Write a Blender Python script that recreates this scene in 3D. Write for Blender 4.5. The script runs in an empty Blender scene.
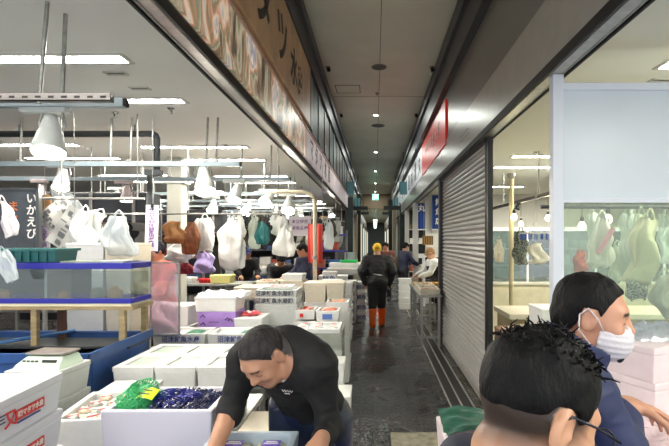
import bpy, bmesh, math, random
import numpy as np
from mathutils import Vector, Matrix, Euler, noise as mnoise
R = math.radians
PI = math.pi
rnd = random.Random(7)
sc = bpy.context.scene
col = sc.collection

# ------------------------------------------------------------------ camera
F = 470.0
EYE = Vector((0, 0, 1.75))
VU, VV = 375.0, 240.0        # the aisle's vanishing point: a level, straight-ahead view through a shifted (cropped) frame
cam_d = bpy.data.cameras.new('camera')
cam_d.sensor_width = 36.0
cam_d.lens = 36.0 * F / 669.0
cam_d.clip_start = 0.05
cam_d.clip_end = 200
cam = bpy.data.objects.new('camera', cam_d)
cam.location = EYE
cam.rotation_euler = (PI / 2, 0, 0)
cam_d.shift_x = -(VU - 334.5) / 669.0
cam_d.shift_y = (VV - 223) / 669.0
col.objects.link(cam)
sc.camera = cam
def ray(u, v):
    return Vector(((u - VU) / F, 1.0, -(v - VV) / F))
def at(u, v, Y):
    d = ray(u, v)
    return EYE + d * (Y / d.y)
def atx(u, v, X):
    d = ray(u, v)
    return EYE + d * (X / d.x)
def atz(u, v, z):
    d = ray(u, v)
    return EYE + d * ((z - EYE.z) / d.z)

# ------------------------------------------------------------------ materials
MATS = {}
def srgb(r, g, b):
    f = lambda c: (c / 255 / 12.92) if c / 255 <= .04045 else ((c / 255 + .055) / 1.055) ** 2.4
    return (f(r), f(g), f(b), 1)
def mat(name, rgb=(200, 200, 200), rough=.5, metal=0, var=0, vscale=8, bump=0, bscale=40, alpha=1, emit=None,
        estr=0, trans=0, sss=0, spec=None, rgb2=None, stretch=None, vcol=None, coat=0):
    if name in MATS: return MATS[name]
    m = bpy.data.materials.new(name); m.use_nodes = True
    nt = m.node_tree; N = nt.nodes; L = nt.links
    bs = N['Principled BSDF']
    bs.inputs['Base Color'].default_value = srgb(*rgb)
    bs.inputs['Roughness'].default_value = rough
    bs.inputs['Metallic'].default_value = metal
    bs.inputs['Alpha'].default_value = alpha
    if coat: bs.inputs['Coat Weight'].default_value = coat; bs.inputs['Coat Roughness'].default_value = .12
    if spec is not None: bs.inputs['Specular IOR Level'].default_value = spec
    if trans: bs.inputs['Transmission Weight'].default_value = trans
    if sss:
        bs.inputs['Subsurface Weight'].default_value = sss
        bs.inputs['Subsurface Radius'].default_value = (.012, .005, .003) if sss < .5 else (.01, .01, .01)
    if emit:
        bs.inputs['Emission Color'].default_value = srgb(*emit)
        bs.inputs['Emission Strength'].default_value = estr
    tc = None
    if var or bump or rgb2:
        tc = N.new('ShaderNodeTexCoord')
        mp = N.new('ShaderNodeMapping')
        if stretch: mp.inputs['Scale'].default_value = stretch
        L.new(tc.outputs['Object'], mp.inputs['Vector'])
    if vcol:
        at_ = N.new('ShaderNodeVertexColor'); at_.layer_name = vcol
        src = at_.outputs['Color']
    else: src = None
    if var or rgb2:
        nz = N.new('ShaderNodeTexNoise'); nz.inputs['Scale'].default_value = vscale; nz.inputs['Detail'].default_value = 6
        L.new(mp.outputs[0], nz.inputs['Vector'])
        mx = N.new('ShaderNodeMix'); mx.data_type = 'RGBA'
        if rgb2:
            cr = N.new('ShaderNodeMapRange'); cr.inputs[1].default_value = .42; cr.inputs[2].default_value = .58
            L.new(nz.outputs['Fac'], cr.inputs[0]); L.new(cr.outputs[0], mx.inputs[0])
            mx.inputs[6].default_value = srgb(*rgb); mx.inputs[7].default_value = srgb(*rgb2)
        else:
            a = [max(0, min(255, c * (1 - var))) for c in rgb]; b = [max(0, min(255, c * (1 + var))) for c in rgb]
            cr = N.new('ShaderNodeMapRange'); cr.inputs[1].default_value = .3; cr.inputs[2].default_value = .7
            L.new(nz.outputs['Fac'], cr.inputs[0]); L.new(cr.outputs[0], mx.inputs[0])
            mx.inputs[6].default_value = srgb(*a); mx.inputs[7].default_value = srgb(*b)
        if src:
            m2 = N.new('ShaderNodeMix'); m2.data_type = 'RGBA'; m2.blend_type = 'MULTIPLY'; m2.inputs[0].default_value = 1
            L.new(src, m2.inputs[6]); L.new(mx.outputs[2], m2.inputs[7]); src = m2.outputs[2]
        else: src = mx.outputs[2]
    if src: L.new(src, bs.inputs['Base Color'])
    if bump:
        nb = N.new('ShaderNodeTexNoise'); nb.inputs['Scale'].default_value = bscale; nb.inputs['Detail'].default_value = 4
        L.new(mp.outputs[0], nb.inputs['Vector'])
        bp = N.new('ShaderNodeBump'); bp.inputs['Strength'].default_value = bump; bp.inputs['Distance'].default_value = .01
        L.new(nb.outputs['Fac'], bp.inputs['Height']); L.new(bp.outputs[0], bs.inputs['Normal'])
    MATS[name] = m
    return m
def emat(name, rgb, s):
    if name in MATS: return MATS[name]
    m = bpy.data.materials.new(name); m.use_nodes = True
    nt = m.node_tree; nt.nodes.clear()
    e = nt.nodes.new('ShaderNodeEmission'); e.inputs[0].default_value = srgb(*rgb); e.inputs[1].default_value = s
    o = nt.nodes.new('ShaderNodeOutputMaterial'); nt.links.new(e.outputs[0], o.inputs[0])
    MATS[name] = m
    return m
def clear(name, rgb, opacity, rough=.05, haze=0.0, gloss=.1):
    # thin clear sheet: mostly see-through, a little diffuse haze and gloss
    if name in MATS: return MATS[name]
    m = bpy.data.materials.new(name); m.use_nodes = True
    nt = m.node_tree; N = nt.nodes; L = nt.links; N.clear()
    t = N.new('ShaderNodeBsdfTransparent'); t.inputs[0].default_value = srgb(*rgb)
    d = N.new('ShaderNodeBsdfPrincipled'); d.inputs['Base Color'].default_value = srgb(*rgb); d.inputs['Roughness'].default_value = rough + .3
    g = N.new('ShaderNodeBsdfGlossy'); g.inputs['Roughness'].default_value = rough
    fr = N.new('ShaderNodeLayerWeight'); fr.inputs[0].default_value = .25
    mu = N.new('ShaderNodeMath'); mu.operation = 'MULTIPLY_ADD'; mu.inputs[1].default_value = .22; mu.inputs[2].default_value = gloss * .4
    L.new(fr.outputs['Fresnel'], mu.inputs[0])
    m1 = N.new('ShaderNodeMixShader'); m1.inputs[0].default_value = opacity
    L.new(t.outputs[0], m1.inputs[1]); L.new(d.outputs[0], m1.inputs[2])
    m2 = N.new('ShaderNodeMixShader'); L.new(mu.outputs[0], m2.inputs[0]); L.new(m1.outputs[0], m2.inputs[1]); L.new(g.outputs[0], m2.inputs[2])
    o = N.new('ShaderNodeOutputMaterial'); L.new(m2.outputs[0], o.inputs[0])
    MATS[name] = m
    return m

# ------------------------------------------------------------------ things
def tag(o, label=None, cat=None, group=None, kind=None):
    if label:
        if len(label.split()) > 16: print('LONG', label)
        o['label'] = label
    if cat: o['category'] = cat
    if group: o['group'] = group
    if kind: o['kind'] = kind
    return o
def thing(name, label, cat, loc=(0, 0, 0), rz=0, group=None):
    o = bpy.data.objects.new(name, None); o.empty_display_size = .1
    o.location = loc; o.rotation_euler = (0, 0, rz)
    col.objects.link(o)
    return tag(o, label, cat, group)
def copy_tree(o, parent=None):
    c = o.copy(); col.objects.link(c); c.parent = parent
    for ch in list(o.children): copy_tree(ch, c)
    return c

class MB:
    def __init__(s): s.v = []; s.f = []; s.mi = []; s.cur = 0
    def add(s, vs, fs):
        b = len(s.v); s.v += [tuple(v) for v in vs]
        s.f += [tuple(b + i for i in f) for f in fs]; s.mi += [s.cur] * len(fs); return s
    def m(s, i): s.cur = i; return s
    def box(s, a, b, rot=None, piv=None):
        x0, y0, z0 = a; x1, y1, z1 = b
        vs = [Vector(p) for p in ((x0,y0,z0),(x1,y0,z0),(x1,y1,z0),(x0,y1,z0),(x0,y0,z1),(x1,y0,z1),(x1,y1,z1),(x0,y1,z1))]
        if rot is not None:
            c = Vector(piv) if piv is not None else (vs[0] + vs[6]) / 2
            M_ = Euler(rot).to_matrix(); vs = [c + M_ @ (v - c) for v in vs]
        return s.add(vs, [(0,3,2,1),(4,5,6,7),(0,1,5,4),(1,2,6,5),(2,3,7,6),(3,0,4,7)])
    def cbox(s, c, size, rot=None):
        return s.box([c[i] - size[i] / 2 for i in range(3)], [c[i] + size[i] / 2 for i in range(3)], rot)
    def tube(s, pts, r, n=8, cap=True):
        pts = [Vector(p) for p in pts]
        rr = r if isinstance(r, (list, tuple)) else [r] * len(pts)
        rings = []; prev = None
        for i, p in enumerate(pts):
            if i == 0: d = pts[1] - p
            elif i == len(pts) - 1: d = p - pts[-2]
            else: d = (pts[i + 1] - p).normalized() + (p - pts[i - 1]).normalized()
            if d.length < 1e-9: d = Vector((0, 0, 1))
            d.normalize()
            if prev is None:
                a = Vector((0, 0, 1)) if abs(d.z) < .9 else Vector((1, 0, 0))
                u = d.cross(a).normalized()
            else:
                u = (prev - d * prev.dot(d)); u = u.normalized() if u.length > 1e-6 else d.orthogonal().normalized()
            prev = u; w = d.cross(u)
            rings.append([p + (u * math.cos(2 * PI * k / n) + w * math.sin(2 * PI * k / n)) * rr[i] for k in range(n)])
        vs = [v for r_ in rings for v in r_]; fs = []
        for i in range(len(pts) - 1):
            for k in range(n):
                a = i * n + k; b = i * n + (k + 1) % n
                fs.append((a, b, b + n, a + n))
        if cap: fs.append(tuple(range(n))[::-1]); fs.append(tuple((len(pts) - 1) * n + k for k in range(n)))
        return s.add(vs, fs)
    def lathe(s, prof, c=(0, 0, 0), n=20, M_=None):
        vs = []; fs = []
        for (r, z) in prof:
            for k in range(n):
                v = Vector((r * math.cos(2 * PI * k / n), r * math.sin(2 * PI * k / n), z))
                if M_ is not None: v = M_ @ v
                vs.append(v + Vector(c))
        for i in range(len(prof) - 1):
            for k in range(n):
                a = i * n + k; b = i * n + (k + 1) % n
                fs.append((a, b, b + n, a + n))
        return s.add(vs, fs)
    def blob(s, c, rad, n=10, amp=0, seed=0, rot=None):
        vs = []; fs = []; nu = n * 2; nv = n
        M_ = Euler(rot).to_matrix() if rot is not None else None
        for i in range(nv + 1):
            th = PI * i / nv
            for k in range(nu):
                ph = 2 * PI * k / nu
                v = Vector((math.sin(th) * math.cos(ph), math.sin(th) * math.sin(ph), math.cos(th)))
                if amp: v *= 1 + amp * mnoise.noise(v * 2.2 + Vector((seed * 3.1, 0, seed)))
                v = Vector((v.x * rad[0], v.y * rad[1], v.z * rad[2]))
                if M_ is not None: v = M_ @ v
                vs.append(v + Vector(c))
        for i in range(nv):
            for k in range(nu):
                a = i * nu + k; b = i * nu + (k + 1) % nu
                fs.append((a, a + nu, b + nu, b))
        return s.add(vs, fs)
    def sheet(s, fn, nu, nv, thick=0):
        vs = [fn(i / nu, j / nv) for j in range(nv + 1) for i in range(nu + 1)]
        fs = [(j * (nu + 1) + i, j * (nu + 1) + i + 1, (j + 1) * (nu + 1) + i + 1, (j + 1) * (nu + 1) + i) for j in range(nv) for i in range(nu)]
        return s.add(vs, fs)
    def quad(s, *p): return s.add(p, [tuple(range(len(p)))])
    def mesh(s, name, mats, bevel=0, smooth=False, seg=2):
        me = bpy.data.meshes.new(name)
        me.from_pydata([tuple(v) for v in s.v], [], s.f)
        if not isinstance(mats, (list, tuple)): mats = [mats]
        for m in mats: me.materials.append(m)
        me.polygons.foreach_set('material_index', s.mi)
        bm = bmesh.new(); bm.from_mesh(me)
        if smooth: bmesh.ops.remove_doubles(bm, verts=bm.verts, dist=1e-5)
        bmesh.ops.recalc_face_normals(bm, faces=bm.faces)
        if bevel:
            es = [e for e in bm.edges if len(e.link_faces) == 2 and e.calc_face_angle(0) > .6]
            bmesh.ops.bevel(bm, geom=es, offset=bevel, segments=seg, affect='EDGES', profile=.6, clamp_overlap=True)
        bm.to_mesh(me); bm.free()
        if smooth: me.shade_smooth()
        elif bevel:
            me.shade_auto_smooth(use_auto_smooth=True, angle=.7) if hasattr(me, 'shade_auto_smooth') else None
        me.update()
        return me
    def build(s, name, mats, parent=None, loc=None, rot=None, **kw):
        return ob(name, s.mesh(name, mats, **kw), parent, loc, rot)
def ob(name, me, parent=None, loc=None, rot=None):
    o = bpy.data.objects.new(name, me); col.objects.link(o)
    if loc is not None: o.location = loc
    if rot is not None: o.rotation_euler = rot
    if parent is not None: o.parent = parent
    return o
def struct(name, mb, m, **kw):
    o = mb.build(name, m, **kw); o['kind'] = 'structure'; return o

def text_mesh(txt, size, depth=.001, bold=0, key=None, squash=1):
    cu = bpy.data.curves.new('text', 'FONT'); cu.body = txt; cu.size = size; cu.extrude = depth
    cu.align_x = 'CENTER'; cu.align_y = 'CENTER'; cu.offset = bold; cu.resolution_u = 3
    o = bpy.data.objects.new('text', cu); col.objects.link(o)
    bpy.context.view_layer.update()
    dg = bpy.context.evaluated_depsgraph_get()
    me = bpy.data.meshes.new_from_object(o.evaluated_get(dg))
    bpy.data.objects.remove(o); bpy.data.curves.remove(cu)
    return me
def lettering(name, txt, size, m, parent, loc, rot, depth=.0008, bold=0, sx=1):
    me = text_mesh(txt, size, depth, bold); me.name = name
    me.materials.clear(); me.materials.append(m)
    o = ob(name, me, parent, loc, rot); o.scale = (sx, 1, 1)
    return o
def vtext(txt): return '\n'.join(txt)

# ------------------------------------------------------------------ smooth bodies: signed distances, turned into one surface
def _n(a): return np.asarray(a, dtype=np.float32)
def sd_cap(P, a, b, ra, rb):
    a = _n(a); b = _n(b); ba = b - a; l2 = float(ba @ ba) + 1e-12
    t = np.clip(((P - a) @ ba) / l2, 0, 1)
    return np.linalg.norm(P - a - t[:, None] * ba, axis=1) - (ra + (rb - ra) * t)
def sd_ell(P, c, r, M_=None):
    q = P - _n(c)
    if M_ is not None: q = q @ _n(M_)
    r = _n(r)
    k0 = np.linalg.norm(q / r, axis=1); k1 = np.linalg.norm(q / (r * r), axis=1)
    return k0 * (k0 - 1) / np.maximum(k1, 1e-6)
def sd_box(P, c, h, rd=0.01, M_=None):
    q = P - _n(c)
    if M_ is not None: q = q @ _n(M_)
    q = np.abs(q) - (_n(h) - rd)
    return np.linalg.norm(np.maximum(q, 0), axis=1) + np.minimum(q.max(axis=1), 0) - rd
def smin(a, b, k):
    h = np.maximum(k - np.abs(a - b), 0) / k
    return np.minimum(a, b) - h * h * k * .25
def smax(a, b, k): return -smin(-a, -b, k)
def plane(P, p, n):
    n = _n(n); n = n / np.linalg.norm(n)
    return (P - _n(p)) @ n
_rs = np.random.RandomState(3)
_g = _rs.rand(32, 32, 32).astype(np.float32)
def vnoise(P, s, off=0):
    q = P * s + 100.3 + off; i = np.floor(q).astype(int); f = q - i; f = f * f * (3 - 2 * f)
    r = 0
    for dx in (0, 1):
        for dy in (0, 1):
            for dz in (0, 1):
                w = (f[:, 0] if dx else 1 - f[:, 0]) * (f[:, 1] if dy else 1 - f[:, 1]) * (f[:, 2] if dz else 1 - f[:, 2])
                r = r + w * _g[(i[:, 0] + dx) % 32, (i[:, 1] + dy) % 32, (i[:, 2] + dz) % 32]
    return r - .5
def surface(fn, lo, hi, h, lip=1.3):
    """surface nets in a narrow band"""
    lo = _n(lo); hi = _n(hi)
    cs = 6
    nb = np.ceil((hi - lo) / (h * cs)).astype(int) + 1
    g = np.stack(np.meshgrid(*[np.arange(n) for n in nb], indexing='ij'), -1).reshape(-1, 3)
    ctr = lo + (g + .5) * (h * cs)
    fc = fn(ctr.astype(np.float32))
    n = nb * cs + 1
    S = np.full(tuple(n), 1.0, dtype=np.float32)
    act = np.abs(fc) < h * cs * .87 * lip + h * 2
    for gi, s_ in zip(g[~act], fc[~act]):
        if s_ < 0:
            a = gi * cs; S[a[0]:a[0] + cs + 1, a[1]:a[1] + cs + 1, a[2]:a[2] + cs + 1] = -1.0
    mask = np.zeros(tuple(n), bool)
    for gi in g[act]:
        a = gi * cs; mask[a[0]:a[0] + cs + 1, a[1]:a[1] + cs + 1, a[2]:a[2] + cs + 1] = True
    idx = np.argwhere(mask)
    vals = np.empty(len(idx), np.float32)
    for s0 in range(0, len(idx), 400000):
        vals[s0:s0 + 400000] = fn((lo + idx[s0:s0 + 400000] * h).astype(np.float32))
    S[mask] = vals
    ins = S < 0
    A = ins[:-1, :-1, :-1]; anyi = A.copy(); alli = A.copy()
    sl = [(slice(0, -1), slice(1, None))[k] for k in (0, 1)]
    for dx in (0, 1):
        for dy in (0, 1):
            for dz in (0, 1):
                B = ins[sl[dx], sl[dy], sl[dz]]; anyi |= B; alli &= B
    cell = anyi & ~alli
    ci = np.argwhere(cell)
    vid = np.full(cell.shape, -1, np.int64); vid[tuple(ci.T)] = np.arange(len(ci))
    acc = np.zeros((len(ci), 3)); cnt = np.zeros(len(ci))
    cor = [(0,0,0),(1,0,0),(0,1,0),(1,1,0),(0,0,1),(1,0,1),(0,1,1),(1,1,1)]
    for a in range(8):
        for b in range(a + 1, 8):
            ca, cb = np.array(cor[a]), np.array(cor[b])
            if np.abs(ca - cb).sum() != 1: continue
            fa = S[tuple((ci + ca).T)]; fb = S[tuple((ci + cb).T)]
            m = (fa < 0) != (fb < 0)
            t = np.where(m, fa / np.where(m, fa - fb, 1), 0)
            p = ca + t[:, None] * (cb - ca)
            acc[m] += p[m]; cnt[m] += 1
    V = lo + (ci + acc / np.maximum(cnt, 1)[:, None]) * h
    Fs = []
    for ax in range(3):
        e0 = [slice(None)] * 3; e1 = [slice(None)] * 3
        e0[ax] = slice(0, -1); e1[ax] = slice(1, None)
        a = ins[tuple(e0)]; b = ins[tuple(e1)]
        E = np.argwhere(a != b)
        o1, o2 = [k for k in range(3) if k != ax]
        E = E[(E[:, o1] > 0) & (E[:, o2] > 0) & (E[:, o1] < n[o1] - 1) & (E[:, o2] < n[o2] - 1)]
        d1 = np.zeros(3, int); d1[o1] = 1; d2 = np.zeros(3, int); d2[o2] = 1
        q = np.stack([vid[tuple((E - d1 - d2).T)], vid[tuple((E - d2).T)], vid[tuple(E.T)], vid[tuple((E - d1).T)]], 1)
        fl = a[tuple(E.T)] ^ (ax == 1)
        q[~fl] = q[~fl][:, ::-1]
        Fs.append(q[(q >= 0).all(1)])
    return V, np.concatenate(Fs)
def sdf_mesh(name, fn, lo, hi, h, m, colfn=None, lip=1.3):
    V, Q = surface(fn, lo, hi, h, lip)
    me = bpy.data.meshes.new(name)
    me.vertices.add(len(V)); me.vertices.foreach_set('co', V.astype(np.float32).ravel())
    me.loops.add(len(Q) * 4); me.loops.foreach_set('vertex_index', Q.astype(np.int32).ravel())
    me.polygons.add(len(Q)); me.polygons.foreach_set('loop_start', np.arange(0, len(Q) * 4, 4, dtype=np.int32))
    me.update(calc_edges=True); me.validate()
    if colfn is not None:
        c = colfn(V.astype(np.float32))
        ca = me.color_attributes.new('Col', 'FLOAT_COLOR', 'POINT')
        ca.data.foreach_set('color', np.concatenate([c, np.ones((len(c), 1))], 1).astype(np.float32).ravel())
    me.materials.append(m); me.shade_smooth(); me.update()
    return me
def lin(r, g, b): return np.array(srgb(r, g, b)[:3])
# ------------------------------------------------------------------ setting
XL, XR = -.955, 1.09           # faces of the fascias along the aisle
ZS, ZA, ZH = 3.0, 4.65, 2.8    # shop ceiling, aisle ceiling, header
YF, YN = 62, -1.6

def floor_mat():
    m = bpy.data.materials.new('wet_stone_paving'); m.use_nodes = True
    nt = m.node_tree; N = nt.nodes; L = nt.links; bs = N['Principled BSDF']
    tc = N.new('ShaderNodeTexCoord')
    mp = N.new('ShaderNodeMapping'); mp.inputs['Rotation'].default_value = (0, 0, PI / 2)
    L.new(tc.outputs['Object'], mp.inputs[0])
    br = N.new('ShaderNodeTexBrick'); br.inputs['Scale'].default_value = 1
    br.inputs['Brick Width'].default_value = .10; br.inputs['Row Height'].default_value = .145
    br.offset = 0.0
    br.inputs['Mortar Size'].default_value = .008; br.inputs['Color1'].default_value = srgb(50, 48, 48)
    br.inputs['Color2'].default_value = srgb(34, 33, 34); br.inputs['Mortar'].default_value = srgb(74, 71, 68)
    L.new(mp.outputs[0], br.inputs['Vector'])
    vo = N.new('ShaderNodeTexVoronoi'); vo.inputs['Scale'].default_value = 21; vo.feature = 'DISTANCE_TO_EDGE'
    L.new(tc.outputs['Object'], vo.inputs['Vector'])
    mr = N.new('ShaderNodeMapRange'); mr.inputs[1].default_value = 0; mr.inputs[2].default_value = .12
    L.new(vo.outputs['Distance'], mr.inputs[0])
    mx = N.new('ShaderNodeMix'); mx.data_type = 'RGBA'; mx.blend_type = 'MULTIPLY'; mx.inputs[0].default_value = .65
    L.new(br.outputs['Color'], mx.inputs[6]); L.new(mr.outputs[0], mx.inputs[7]); L.new(mx.outputs[2], bs.inputs['Base Color'])
    nz = N.new('ShaderNodeTexNoise'); nz.inputs['Scale'].default_value = 1.3; nz.inputs['Detail'].default_value = 5
    L.new(tc.outputs['Object'], nz.inputs['Vector'])
    r2 = N.new('ShaderNodeMapRange'); r2.inputs[1].default_value = .35; r2.inputs[2].default_value = .65
    r2.inputs[3].default_value = .15; r2.inputs[4].default_value = .42
    L.new(nz.outputs['Fac'], r2.inputs[0]); L.new(r2.outputs[0], bs.inputs['Roughness'])
    bp = N.new('ShaderNodeBump'); bp.inputs['Strength'].default_value = .9; bp.inputs['Distance'].default_value = .012
    ad = N.new('ShaderNodeMath'); ad.operation = 'ADD'
    n2 = N.new('ShaderNodeTexNoise'); n2.inputs['Scale'].default_value = 14; L.new(tc.outputs['Object'], n2.inputs['Vector'])
    L.new(mr.outputs[0], ad.inputs[0]); L.new(n2.outputs['Fac'], ad.inputs[1])
    L.new(ad.outputs[0], bp.inputs['Height']); L.new(bp.outputs[0], bs.inputs['Normal'])
    bs.inputs['Specular IOR Level'].default_value = .5
    return m
M_floor = floor_mat()
M_conc = mat('concrete_floor', (98, 94, 88), .35, var=.25, vscale=4, bump=.15)
M_ceil = mat('shop_ceiling', (240, 238, 230), .6, var=.015, vscale=1)
M_aceil = mat('aisle_ceiling', (240, 240, 222), .45, var=.03, vscale=1.2)
M_dark = mat('dark_metal', (62, 62, 64), .35, metal=.3)
M_beam = mat('blue_grey_beam', (66, 68, 74), .4, metal=.2)
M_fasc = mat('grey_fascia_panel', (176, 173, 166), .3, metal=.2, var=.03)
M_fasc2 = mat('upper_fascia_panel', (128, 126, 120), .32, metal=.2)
M_steel = mat('brushed_steel', (176, 173, 168), .34, metal=.45, var=.08, vscale=20)
M_galv = mat('galvanised_steel', (165, 165, 160), .38, metal=.8, var=.1, vscale=25)
M_blk = mat('black_gap', (14, 14, 15), .6)
M_wall = mat('shop_wall_paint', (120, 118, 114), .6, var=.03)
M_wallr = mat('right_shop_wall_paint', (226, 228, 204), .6, var=.03)
M_white = mat('white_painted_metal', (214, 216, 216), .4)

mb = MB()
mb.box((-10, YN, -.12), (10, YF, 0))
struct('floor', mb, M_floor)
# aisle ceiling and shop ceilings
struct('ceiling', MB().box((XL - .2, YN, ZA), (XR + .2, 30, ZA + .1)).box((XL - .2, 30, 4.0), (XR + .2, YF, 4.1)), M_aceil)
struct('ceiling', MB().box((-10, YN, ZS), (XL - .115, 30, ZS + .08)), M_ceil)
struct('ceiling', MB().box((XR + .12, YN, ZS), (8, 30, ZS + .08)), mat('shop_ceiling_right', (242, 240, 226), .6))
struct('wall_left', MB().box((-10.1, YN, 0), (-10, 30, ZS)), M_wall)
struct('wall_right', MB().box((8, YN, 0), (8.1, 30, ZS)), M_wallr)
struct('wall_far', MB().box((-10, 20, 0), (XL - .3, 20.1, ZS)), mat('far_wall', (70, 70, 70), .6, var=.1))
struct('wall_far_right', MB().box((XR + .14, 20, 0), (8, 20.1, ZS)), M_wall)
struct('wall_stall_divider', MB().box((XR + .3, 12.95, 0), (8, 13.0, ZS)), mat('stall_divider', (216, 214, 208), .5))
struct('wall_aisle_end', MB().box((-2, YF, 0), (2, YF + .1, 4.2)), mat('aisle_end_wall', (120, 130, 126), .5))
struct('wall_left_far', MB().box((XL - .3, 20.1, 0), (XL - .1, YF, 4.1)), mat('far_aisle_wall', (120, 110, 96), .4, var=.1))
struct('wall_right_far', MB().box((XR + .1, 24, 0), (XR + .3, YF, 4.1)), MATS['far_aisle_wall'])
# fascia walls above the openings
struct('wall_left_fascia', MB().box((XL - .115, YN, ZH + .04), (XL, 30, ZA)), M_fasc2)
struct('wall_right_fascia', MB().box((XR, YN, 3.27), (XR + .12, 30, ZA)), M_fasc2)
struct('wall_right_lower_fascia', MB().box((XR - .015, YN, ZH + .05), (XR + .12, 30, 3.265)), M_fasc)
# dark beams along the aisle ceiling
struct('trim_1', MB().box((XL, YN, 4.1), (XL + .09, 30, ZA)).box((XL + .09, YN, 4.34), (XL + .14, 30, 4.42)), M_beam)
struct('trim_2', MB().box((XR - .09, YN, 3.98), (XR, 30, ZA)).box((XR - .14, YN, 4.3), (XR - .09, 30, 4.38)), M_beam)
# header tracks: steel strip between two dark lips
def track(x0, x1, name):
    m = MB(); m.m(0).box((x0 + .018, YN, ZH), (x1 - .018, 30, ZH + .035))
    m.m(1).box((x0, YN, ZH - .012), (x0 + .012, 30, ZH + .05)).box((x1 - .012, YN, ZH - .012), (x1, 30, ZH + .05))
    m.box((x0 + .012, YN, ZH + .02), (x1 - .012, 30, ZH + .05))
    m.m(2).box((x0 + .03, YN, ZH - .006), (x0 + .036, 30, ZH + .01)).box((x1 - .034, YN, ZH - .004), (x1 - .026, 30, ZH + .01))
    return struct(name, m, [M_steel, M_blk, M_galv])
track(XL - .125, XL + .005, 'trim_3')
track(XR - .015, XR + .125, 'trim_4')
# beam across the aisle and lower far part
struct('trim_5', MB().box((XL - .1, 29.8, 3.75), (XR + .1, 30.2, ZA)), mat('brown_beam', (140, 118, 92), .5))

# ceiling joints and seams of the left shop ceiling are thin grooves
struct('trim_6', MB().box((.075, YN, ZA - .003), (.083, 30, ZA)).box((XL, 9.5, ZA - .003), (XR, 9.51, ZA)).box((XL, 4.4, ZA - .003), (XR, 4.41, ZA)), mat('joint', (96, 92, 86), .6))

# ------------------------------------------------------------------ ceiling tube lights
M_tube = emat('lit_tube', (255, 250, 240), 37.0)
M_tubeR = emat('lit_tube_right', (255, 250, 232), 60.0)
M_ltrim = mat('light_trim', (205, 202, 192), .5)
me_tr = MB().box((-.71, -.085, -.012), (.71, -.06, .01)).box((-.71, .06, -.012), (.71, .085, .01)).box((-.73, -.085, -.012), (-.70, .085, .01)).box((.70, -.085, -.012), (.73, .085, .01)).mesh('light_frame', M_ltrim)
me_tb = MB().box((-.7, -.06, -.004), (.7, .06, .008)).mesh('light_diffuser', M_tube)
me_tbR = MB().box((-.7, -.06, -.004), (.7, .06, .008)).mesh('light_diffuser', M_tubeR)
ordn = ['first', 'second', 'third', 'fourth', 'fifth', 'sixth', 'seventh', 'eighth', 'ninth', 'tenth', 'eleventh', 'twelfth']
def tube(x, y, label, group, right=False):
    t = thing('ceiling_light', label, 'ceiling light', (x, y, ZS), 0, group)
    ob('light_frame', me_tr, t); ob('diffuser', me_tbR if right else me_tb, t)
ys = [3.23, 4.2, 6.3, 7.3, 9.2, 10.2, 12.2, 13.2, 15.2, 16.2, 18.2]
for i, y in enumerate(ys):
    tube(-2.42, y, f'long ceiling tube light in the left shop, {ordn[i]} in the row beside the aisle', 'tube lights in the left shop ceiling')
for i, y in enumerate(ys):
    if y < 5: continue
    tube(-4.6, y - .15, f'long ceiling tube light in the left shop, {ordn[i-2]} in the row further left', 'tube lights in the left shop ceiling')
for i, y in enumerate([9.3, 12.3, 15.3]):
    tube(-7.2, y, f'small distant tube light deep in the left shop, {ordn[i]} of the outermost row', 'tube lights in the left shop ceiling')
for i, y in enumerate([3.34, 7.0, 8.05, 11, 14, 17]):
    tube(2.75, y, f'warm white ceiling tube light of the right shop, {ordn[i]} from the camera', 'tube lights in the right shop ceiling', True)

for i, y in enumerate([4.4, 7.1, 8.15, 11.1]):  # unseen tube column, added to raise the light in the right shop
    tube(5.0, y, f'added unseen ceiling tube light deep right in the right shop, {ordn[i]} from the camera', 'tube lights in the right shop ceiling', True)
# ------------------------------------------------------------------ small ceiling fittings
M_vent = mat('vent_grille', (120, 118, 110), .5)
M_chrome = mat('chrome', (200, 200, 200), .15, metal=1)
def vent(p, label, w=.3, d=.075):
    t = thing('ceiling_vent', label, 'vent', (p.x, p.y, ZS), 0, 'slot vents in the shop ceiling')
    m = MB(); m.box((-w/2, -d/2, -.008), (w/2, -d/2 + .012, 0)).box((-w/2, d/2 - .012, -.008), (w/2, d/2, 0)).box((-w/2, -d/2, -.008), (-w/2 + .012, d/2, 0)).box((w/2 - .012, -d/2, -.008), (w/2, d/2, 0))
    m.build('frame', M_ltrim, t)
    s = MB()
    for k in range(3): s.box((-w/2 + .012, -d/2 + .016 + k * .017, -.004), (w/2 - .012, -d/2 + .022 + k * .017, 0))
    s.build('slat', M_vent, t)
vent(atz(116, 73, ZS), 'slot vent in the shop ceiling beyond the nearest tube light', .16)
vent(atz(140, 88, ZS), 'slot vent in the shop ceiling, second one toward the aisle header', .16)
vent(atz(664, 80, ZS), 'slot vent in the right shop ceiling by the near tube light', .22)
def sprinkler(x, y, z, label):
    t = thing('sprinkler', label, 'sprinkler', (x, y, z), 0, 'ceiling sprinklers')
    MB().lathe([(.0, .004), (.035, .004), (.035, -.008), (.012, -.02), (.012, -.045), (0, -.045)], n=14).build('body', M_chrome, t, smooth=True)
    MB().lathe([(0, -.05), (.022, -.05), (.024, -.053), (0, -.055)], n=12).build('deflector', M_steel, t)
for (u, v, w) in ((115, 112, 'near the end of the hung spotlight rail'), (171, 108, 'beyond the second tube light'), (226, 145, 'above the hanging bags further back'), (535, 152, 'in the right shop ceiling')):
    p = atz(u, v, ZS); sprinkler(p.x, p.y, ZS, 'small chrome sprinkler head ' + w)
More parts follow.
